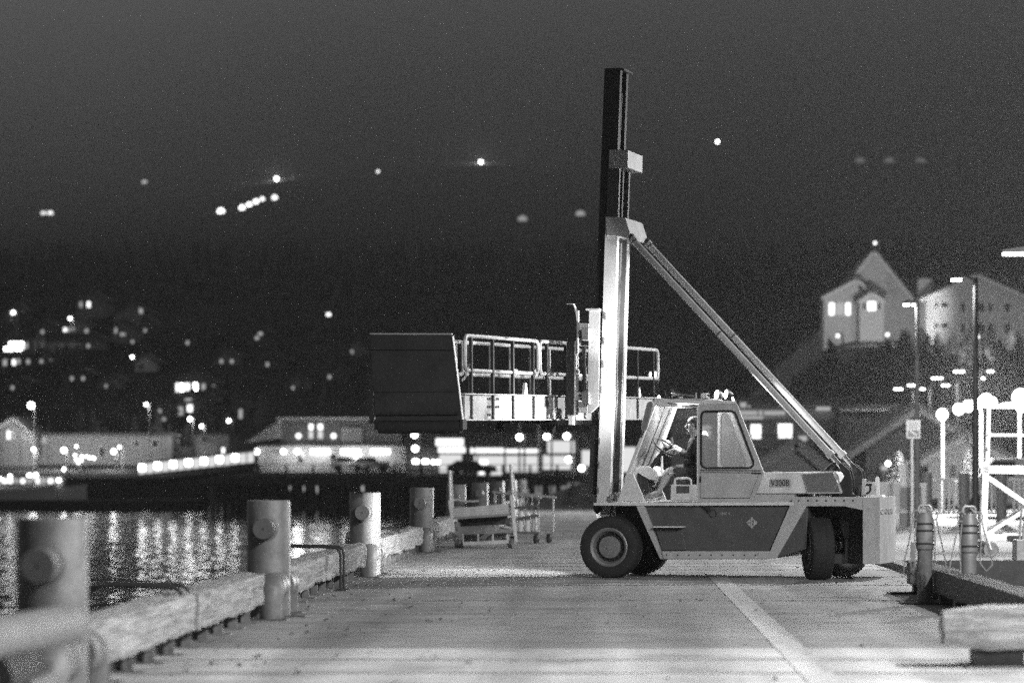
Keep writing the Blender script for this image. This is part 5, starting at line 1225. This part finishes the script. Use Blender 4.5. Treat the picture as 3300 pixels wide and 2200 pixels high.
# floating dock under the ramp foot
fd = MB().box(-75, 0, 0, 6, -.3, .9).build('floating_dock', M_pile); fd.location = ((640-VX)/FPX*290, 291, WZ); tag(fd, 'dark floating dock along the water left of the far pier', 'dock')
pb, bs = box_building('two storey pier building with lit tube lamps under its eave', 830, 1296, 1437, 1519, 292, 16, M_pale, [(1065,1462,1085,1492,M_pane),(1150,1462,1168,1490,M_pane),(960,1455,978,1490,M_pane)], name='pier_building', sink=.05, cornice=False)
rect_part('upper_storey', 905, 1350, 1292, 1436, 296, M_mid, pb, bs, .3)
for p_ in pb.children:
    if p_.name.startswith('upper_storey'):
        for v in p_.data.vertices:
            if v.co.y > 3.9: v.co.y = 14
rect_part('eave', 828, 1433, 1298, 1438, 290.5, M_roof, pb, bs, .5); rect_part('upper_eave', 890, 1345, 1298, 1351, 294, M_trim, pb, bs, .6)
a = at(785,1428,294); b = at(906,1350,294); c_ = at(890,1412,294)
MB().prism([(a.x-bs[0],a.z-bs[2]),(b.x-bs[0],b.z-bs[2]),(b.x-bs[0],c_.z-bs[2]),(c_.x-bs[0],c_.z-bs[2])], 294-bs[1], 304-bs[1]).build('lean_to_roof', M_pale, pb)
for (p0, q0, p1, q1, m_) in ((996,1366,1009,1384,E_win),(996,1388,1009,1412,E_int),(1025,1366,1040,1384,E_win),(1025,1388,1040,1412,E_int)): window(p0, q0, p1, q1, 295.6, m_, pb, bs)
sgp = rect_part('sign_panel', 1100, 1378, 1166, 1424, 295.3, M_trim, pb, bs, .1)
rect_part('sign_rule', 1106, 1390, 1160, 1392, 295.15, M_mid, sgp, bs, .02); rect_part('sign_rule', 1106, 1402, 1160, 1404, 295.15, M_mid, sgp, bs, .02)
for px in (962, 1075):
    c = at(px, 1404, 294.8); MB().ball((c.x-bs[0], c.y-bs[1], c.z-bs[2]), .28, 8, 5).build('wall_lamp', E_win, pb, True)
for (p0, p1) in ((1003,1062),(1100,1160),(1196,1256)):
    rect_part('tube_lamp', p0, 1448, p1, 1462, 291.2, E_tube, pb, bs, .2)
for px in (828, 914, 957):
    c = at(px, 1454, 291); MB().ball((c.x-bs[0], c.y-bs[1], c.z-bs[2]), .24, 10, 6).build('eave_lamp', E_lamp, pb, True)
for px in (960, 1150): c = at(px, 1458, 288.6); point('eave_glow', c, 330, .5)
# parked vehicles on the pier
def car(px, py, Y, label, m_, L=4.4):
    c = at(px, py, Y); k = empty('parked_car', (c.x, Y, c.z), 0, label, 'car', 'cars parked at the far waterfront')
    MB().prism([(-L/2,.35),(L/2,.35),(L/2,.85),(L*.36,1.0),(L*.2,1.0),(L*.08,1.45),(-L*.3,1.5),(-L*.46,1.0),(-L/2,.95)], -.85, .85).build('body', m_, k, bevel=.08)
    for x in (-L*.31, L*.31):
        for s_ in (-.8,.8): MB().tube([(x,s_-.1,.34),(x,s_+.1,.34)], .34, 14).build('wheel', M_rubber, k, True)
    MB().prism([(L*.16,1.02),(L*.06,1.40),(-L*.27,1.43),(-L*.38,1.02)], -.87, .87).build('window_band', M_pane, k)
    for s_ in (-.6,.6): MB().box(L/2, L/2+.03, s_-.15, s_+.15, .62, .8).build('headlight', E_win, k)
car(1135, 1519, 289.6, 'pale car parked on the far pier under the tube lamps', M_white)
car(1195, 1519, 289.4, 'second pale car parked on the far pier, nearest the right end', M_pale, 4.0)
# terminal with lit interior
tb, bs = box_building('terminal building with a brightly lit glazed front beyond the dock', 1300, 2010, 1405, 1532, 297, 14, M_darkwall, name='terminal_building', sink=.02)
lit = [(1404,1412,1494,1436,1),(1412,1440,1500,1458,1),(1416,1464,1488,1522,0),(1516,1443,1528,1462,1),(1532,1443,1624,1464,1),(1630,1446,1740,1464,1),(1528,1468,1536,1500,0),(1540,1468,1624,1530,0),(1630,1468,1740,1520,0),(1764,1420,1852,1464,0),(1750,1466,1850,1512,0),(1875,1450,1905,1500,0),(2000,1440,2050,1520,0)]
E_intB = emis('bright_interior', 1.5)
for (a, b, c_, d_, s_) in lit: window(a, b, c_, d_, 296.9, E_intB if s_ else E_int, tb, bs, M_darkwall)
rect_part('bright_display', 1546, 1482, 1572, 1526, 296.5, E_win, tb, bs, .05)
rect_part('lintel', 1400, 1459, 1860, 1464, 296.4, M_darkwall, tb, bs, .3)
for (p0, p1, y0, y1) in ((1330,1355,1480,1492),(1362,1380,1480,1492),(1392,1400,1482,1494),(1406,1416,1482,1494)): rect_part('lit_sign', p0, y0, p1, y1, 296.3, E_winB, tb, bs, .05)
glabs = ['globe lamp left of the terminal, upper of two', 'globe lamp left of the terminal, lower of two', 'first globe lamp above the terminal roof, left', 'second globe lamp above the terminal roof, middle', 'third globe lamp above the terminal roof, nearest the mast', 'bright globe lamp low at the right of the terminal front', 'globe lamp low beside the mast foot', 'small lamp seen through the gangway rails, upper', 'small lamp seen through the gangway rails, lower', 'small lamp at the right end of the gangway rails']
for k, (px, py, s_) in enumerate(((1336,1400,12),(1338,1445,16),(1674,1408,14),(1762,1406,14),(1826,1405,14),(1832,1480,20),(1874,1508,18),(1720,1204,8),(1658,1202,8),(2105,1208,22))):
    glow_lamp(px, py, 291+.3*k, glabs[k], 0, .36, emis('globe_%d' % s_, float(s_)), group='globe lamps around the terminal')
car(1522, 1531, 290, 'dark pickup silhouette parked in front of the bright terminal', M_black, 5.0)
# ---- dark hedge at the end of the dock, left of the mast foot
def conifer(X, Y, z, H, rad, label, seed, name='conifer_tree', cat='tree', dens=900):
    r = random.Random(seed); t = empty(name, (X, Y, z), 0, label, cat, 'trees and shrubs behind the wharf')
    MB().tube([(0,0,-.3),(0,0,H*.5),(0,0,H*.97)], [rad*.09,rad*.06,.02], 8).build('trunk', M_bark, t, True)
    vs = []; fs = []
    for q in range(dens):
        h = r.random()**.8; rr2 = rad*(1-h)**.75*(.55+.45*math.sin(h*37)**2)*(.35+.65*r.random()**.5) + .05
        a = r.uniform(0, 6.283); c = Vector((rr2*math.cos(a), rr2*math.sin(a), H*(.06+.94*h) - rr2*.25)); s_ = r.uniform(.10,.22)*rad*.55
        d = Vector((math.cos(a), math.sin(a), r.uniform(-.5,.1))).normalized(); e = Vector((-math.sin(a), math.cos(a), r.uniform(-.3,.3)))
        k = len(vs); vs += [c - e*s_*.45, c + d*s_*1.3, c + e*s_*.45, c - d*s_*.3 + Vector((0,0,s_*.3))]; fs += [(k,k+1,k+2),(k,k+2,k+3)]
    MB_ = bpy.data.meshes.new('crown'); MB_.from_pydata([tuple(v) for v in vs], [], fs); MB_.materials.append(M_leaf)
    o = bpy.data.objects.new('crown', MB_); C.objects.link(o); o.parent = t
c = at(2895,1640,110); conifer(c.x, 110, 0, 2.3, .75, 'dark conifer behind the road sign pole', 3)
c = at(3120,1640,112); conifer(c.x, 112, 0, 2.4, .8, 'dark conifer left of the white wheeled frame', 4)
c = at(2850,1640,118); conifer(c.x, 118, 0, 1.6, .9, 'low dark shrub left of the conifer by the sign', 5, 'shrub', 'shrub')
c = at(1925,1600,128); conifer(c.x, 128, 0, 1.1, 1.0, 'dark low shrub at the dock end just left of the mast foot', 6, 'shrub', 'shrub')
c = at(1850,1600,132); conifer(c.x, 132, 0, .9, .9, 'dark low shrub at the dock end, left of the other shrub', 7, 'shrub', 'shrub')
# ---- right: commercial building with balcony
cb_, bs = box_building('two storey shopfront building with balcony behind the cab', 2180, 2705, 1300, 1606, 172, 14, M_mid,
    [(2420,1368,2452,1412,E_win),(2508,1366,2552,1410,E_win),(2570,1400,2600,1420,E_winD),(2230,1372,2290,1410,E_int),(2320,1375,2360,1408,E_winD),(2440,1500,2510,1560,E_winD),(2560,1490,2600,1540,M_pane)], name='shopfront_building', sink=.02)
rect_part('fascia', 2180, 1318, 2704, 1350, 171.5, M_pale, cb_, bs, .1)
for k, (p0, p1, y0, y1) in enumerate(((2385,2405,1296,1312),(2410,2418,1306,1312),(2370,2440,1324,1336),(2446,2456,1322,1338),(2462,2530,1324,1336),(2360,2460,1342,1350),(2630,2710,1310,1322),(2728,2778,1312,1324),(2790,2845,1312,1322))): rect_part('sign_strip', p0, y0, p1, y1, 171.2, emis('sign_glow', .40), cb_, bs, .05)
rect_part('balcony_slab', 2190, 1440, 2700, 1450, 171, M_roof, cb_, bs, 1.2)
for k in range(14): rect_part('balcony_post', 2200+k*37, 1402, 2203+k*37, 1440, 170, M_darkwall, cb_, bs, .06)
rect_part('balcony_rail', 2190, 1400, 2700, 1404, 169.9, M_darkwall, cb_, bs, .08)
bk, bs = box_building('dark blank walled building right of the shopfront', 2706, 2890, 1322, 1606, 168, 12, M_darkwall, name='dark_building', sink=.02)
rect_part('roof_edge', 2704, 1318, 2892, 1324, 167.5, M_pale, bk, bs, .2)
gable_house('dark shingled gable hall with pale bargeboards behind the sign', 2790, 3130, 1604, 1420, (2950,1312), 140, 10, M_darkwall, M_roof, [(2840,1500,2860,1520,E_winD),(2900,1495,2915,1515,E_win),(3030,1470,3080,1490,E_winD)], name='gable_hall', sink=.02, over=1.2, trim=M_mid)
gable_house('low dark gabled kiosk behind the engine hood', 2460, 2640, 1606, 1490, (2565,1425), 132, 6, M_darkwall, M_roof, [(2490,1520,2520,1560,E_winD),(2590,1530,2600,1560,E_winD)], name='kiosk', sink=.02, over=.6, trim=M_darkwall)
gable_house('pale gabled visitor hut behind the picket railing', 2990, 3230, 1604, 1470, (3110,1400), 126, 6, M_mid, M_roof, [(3060,1500,3080,1540,M_pane)], name='visitor_hut', sink=.02, over=.5, trim=M_mid)
for k, (px, py, lb) in enumerate(((2905,1508,'low round lamp between the shrubs behind the counterweight'), (2862,1493,'dim lamp left of the low round lamp'), (2270,1400,'lamp on the shopfront balcony left of the cab window'))):
    glow_lamp(px, py, 124+k*8 if k < 2 else 168, lb, 350, .14 if k < 2 else .2, emis('shrub_lamp', 14.0), group='low lamps behind the wharf')
# ---- right: two houses on the bluff
gable_house('tall gabled house on the bluff, apex highest at upper right', 2672, 2960, 1075, 985, (2815,806), 335, 11, M_pale, M_roof, [(2790,905,2800,922,M_pane)], name='bluff_house', over=.8)
gable_house('front gabled wing of the bluff house with a bright picture window', 2655, 2820, 1080, 955, (2762,898), 331, 5, M_pale, M_roof, [(2672,976,2690,1015,E_win),(2692,976,2722,1015,E_winD),(2724,976,2740,1015,E_win),(2765,917,2783,935,M_pane)], name='bluff_house_wing', over=.4)
gable_house('small bay of the bluff house with a narrow lit window', 2770, 2848, 1062, 968, (2810,940), 327, 3, M_pale, M_roof, [(2780,975,2790,998,M_pane),(2796,972,2822,1000,E_win),(2828,975,2838,998,M_pane)], name='bluff_house_bay', over=.3)
hw = [(p, y0, p+wd_, y0+h_, M_pane) for y0, h_ in ((974,16),(1040,18)) for p, wd_ in ((3012,10),(3033,22))] + [(p, y0, p+wd_, y0+h_, M_pane) for y0, h_ in ((976,30),(1042,30)) for p, wd_ in ((3095,16),(3145,28),(3182,16),(3236,20))]
gable_house('large pale two storey house on the bluff with many dark windows', 2985, 3312, 1085, 958, (3147,886), 312, 12, M_pale, M_roof, hw, name='pale_house', over=.8)
ch_ = at(2982, 940, 332); tag(MB().box(-.8,.8,0,1.6,-3,1.5).build('chimney', M_pale), 'pale chimney between the two bluff houses', 'chimney').location = ch_
for k, (px, py, Y, pw, lb) in enumerate(((2820,783,340,0,'tiny light above the apex of the bluff house'), (2860,1078,298,0,'added lamp on the bluff below the tall house'), (3150,1085,280,0,'added lamp on the bluff below the pale house'), (2700,1082,298,0,'added lamp on the bluff at left'))):
    glow_lamp(px, py, Y, lb, pw, .22, emis('bluff_lamp', 3.0 if k == 0 else 1.2), H=2.5 if k == 0 else None)  # last three posts are added, to carry the house spots
for (a, b, c_, pw) in ((at(2860,1070,298), at(2815,930,335), 60, 21000), (at(3150,1076,280), at(3150,985,312), 75, 11000), (at(2700,1074,298), at(2740,960,331), 60, 5000)):
    spot('house_fill', a, b, pw, c_, .5, .3)  # added spots brighten the bluff houses; no floodlights known there
# ---- bright floodlight rig at the right
ft = empty('floodlight_rig', at(3170,1500,108), 0, 'rig of blazing floodlights at the right edge behind the white frame', 'floodlights'); ft.location.z = 0
ox = ft.location.x
for (px, py) in ((3040,1332),(3165,1300),(3290,1290)):
    p = at(px, py, 108); MB().tube([(p.x-ox,.3,0),(p.x-ox,.3,p.z)], .06, 8).build('pole', M_steel, ft, True)
for (px, py, r_) in ((3037,1335,.20),(3090,1318,.20),(3120,1308,.20),(3150,1300,.22),(3178,1290,.24),(3195,1296,.2),(3290,1280,.30),(3292,1310,.2)):
    p = at(px, py, 108); h = MB().lathe([(0,.25),(r_*1.05,.12),(r_*1.1,0)], (p.x-ox, 0, p.z), (0,1,0), 12).build('flood_head', M_dsteel, ft, True)
    MB().lathe([(0,-.03),(r_,0)], (p.x-ox, 0, p.z), (0,1,0), 12).build('lens', E_flood, h, True)
pA = at(3037,1318,108); pB = at(3292,1296,108); MB().bar((pA.x-ox,.3,pA.z), (pB.x-ox,.3,pB.z), .08, .08).build('cross_bar', M_steel, ft)
p = at(3170, 1296, 107.5); point('flood_glow', (p.x-ox, -.6, p.z), 40000, .4, ft)
# parked white vehicle under the floods
tr = empty('parked_van', at(3230,1560,100), 0, 'white vehicle glaring under the floodlights behind the guard rails', 'van'); tr.location.z = 0
MB().prism([(-1.6,.4),(2.4,.4),(2.4,2.0),(-.4,2.0),(-.9,1.35),(-1.6,1.2)], -.9, .9).build('body', M_white, tr, bevel=.08)
for x in (-.9, 1.6):
    for s_ in (-.85,.85): MB().tube([(x,s_-.1,.38),(x,s_+.1,.38)], .38, 14).build('wheel', M_rubber, tr, True)
MB().prism([(-.85,1.38),(-.42,1.9),(.3,1.9),(.3,1.38)], -.93, .93).build('side_window', M_pane, tr)
# ---- forest: far off wood on the slope, one mass
r = random.Random(11); vs = []; fs = []
def add_tree(X, Y, z, H, tiers):
    rad = H*r.uniform(.20,.42)
    for q in range(tiers):
        z0 = z + H*(.08 + .80*q/tiers); z1 = z + H*(.08 + .80*(q+1)/tiers) + H*.14; rr2 = rad*(1 - q/tiers)*r.uniform(.8,1.15) + .3
        k = len(vs); n_ = 7; vs.append((X + r.uniform(-.3,.3), Y, z1)); a0 = r.random()*6
        for j in range(n_): a = a0 + 6.283*j/n_; w_ = rr2*r.uniform(.55,1.2); vs.append((X + w_*math.cos(a), Y + w_*math.sin(a), z0 - r.uniform(0,.06)*H))
        for j in range(n_): fs.append((k, k+1+j, k+1+(j+1) % n_))
for q in range(12000):
    px = r.uniform(-700, 4000); Y = 445 + 4500*r.random()**2
    X = (px-VX)/FPX*Y
    if Y < 660 and -50 < px < 1200 and r.random() < .86: continue
    if px > 2600 and Y < 520: continue
    if any(abs(px-a) < 26 and b-900 < Y < b for a, b in HL): continue
    z = terrain(X, Y); add_tree(X, Y, z-1, r.choice((5, 8, 11, 15))*r.uniform(.7,1.2)*min(1, (800/Y)**.8) if Y > 660 else r.uniform(4, 7), 4)
for q in range(360):
    px = r.uniform(2250, 3700); Y = r.uniform(222, 296); X = (px-VX)/FPX*Y; add_tree(X, Y, terrain(X,Y)-.5, r.uniform(1.8,3.8), 5)
fm = bpy.data.meshes.new('forest'); fm.from_pydata(vs, [], fs); fm.materials.append(M_leaf)
fo = bpy.data.objects.new('forest', fm); C.objects.link(fo); kind(fo, 'stuff')
fo['label'] = 'dark conifer forest covering the misty hillside'

# ---- haze: the damp night air round the whole scene
hz = MB().box(-6200, 6200, -80, 11200, -5, 2000).build('haze', M_dsteel); kind(hz, 'stuff')
m = bpy.data.materials.new('night_haze'); m.use_nodes = True; t = m.node_tree; t.nodes.clear()
o_ = t.nodes.new('ShaderNodeOutputMaterial'); v_ = t.nodes.new('ShaderNodeVolumePrincipled'); v_.inputs['Color'].default_value = (.95,.95,.95,1)
v_.inputs['Density'].default_value = HAZE; v_.inputs['Anisotropy'].default_value = 0.5
t.links.new(v_.outputs[0], o_.inputs['Volume']); hz.data.materials.clear(); hz.data.materials.append(m)
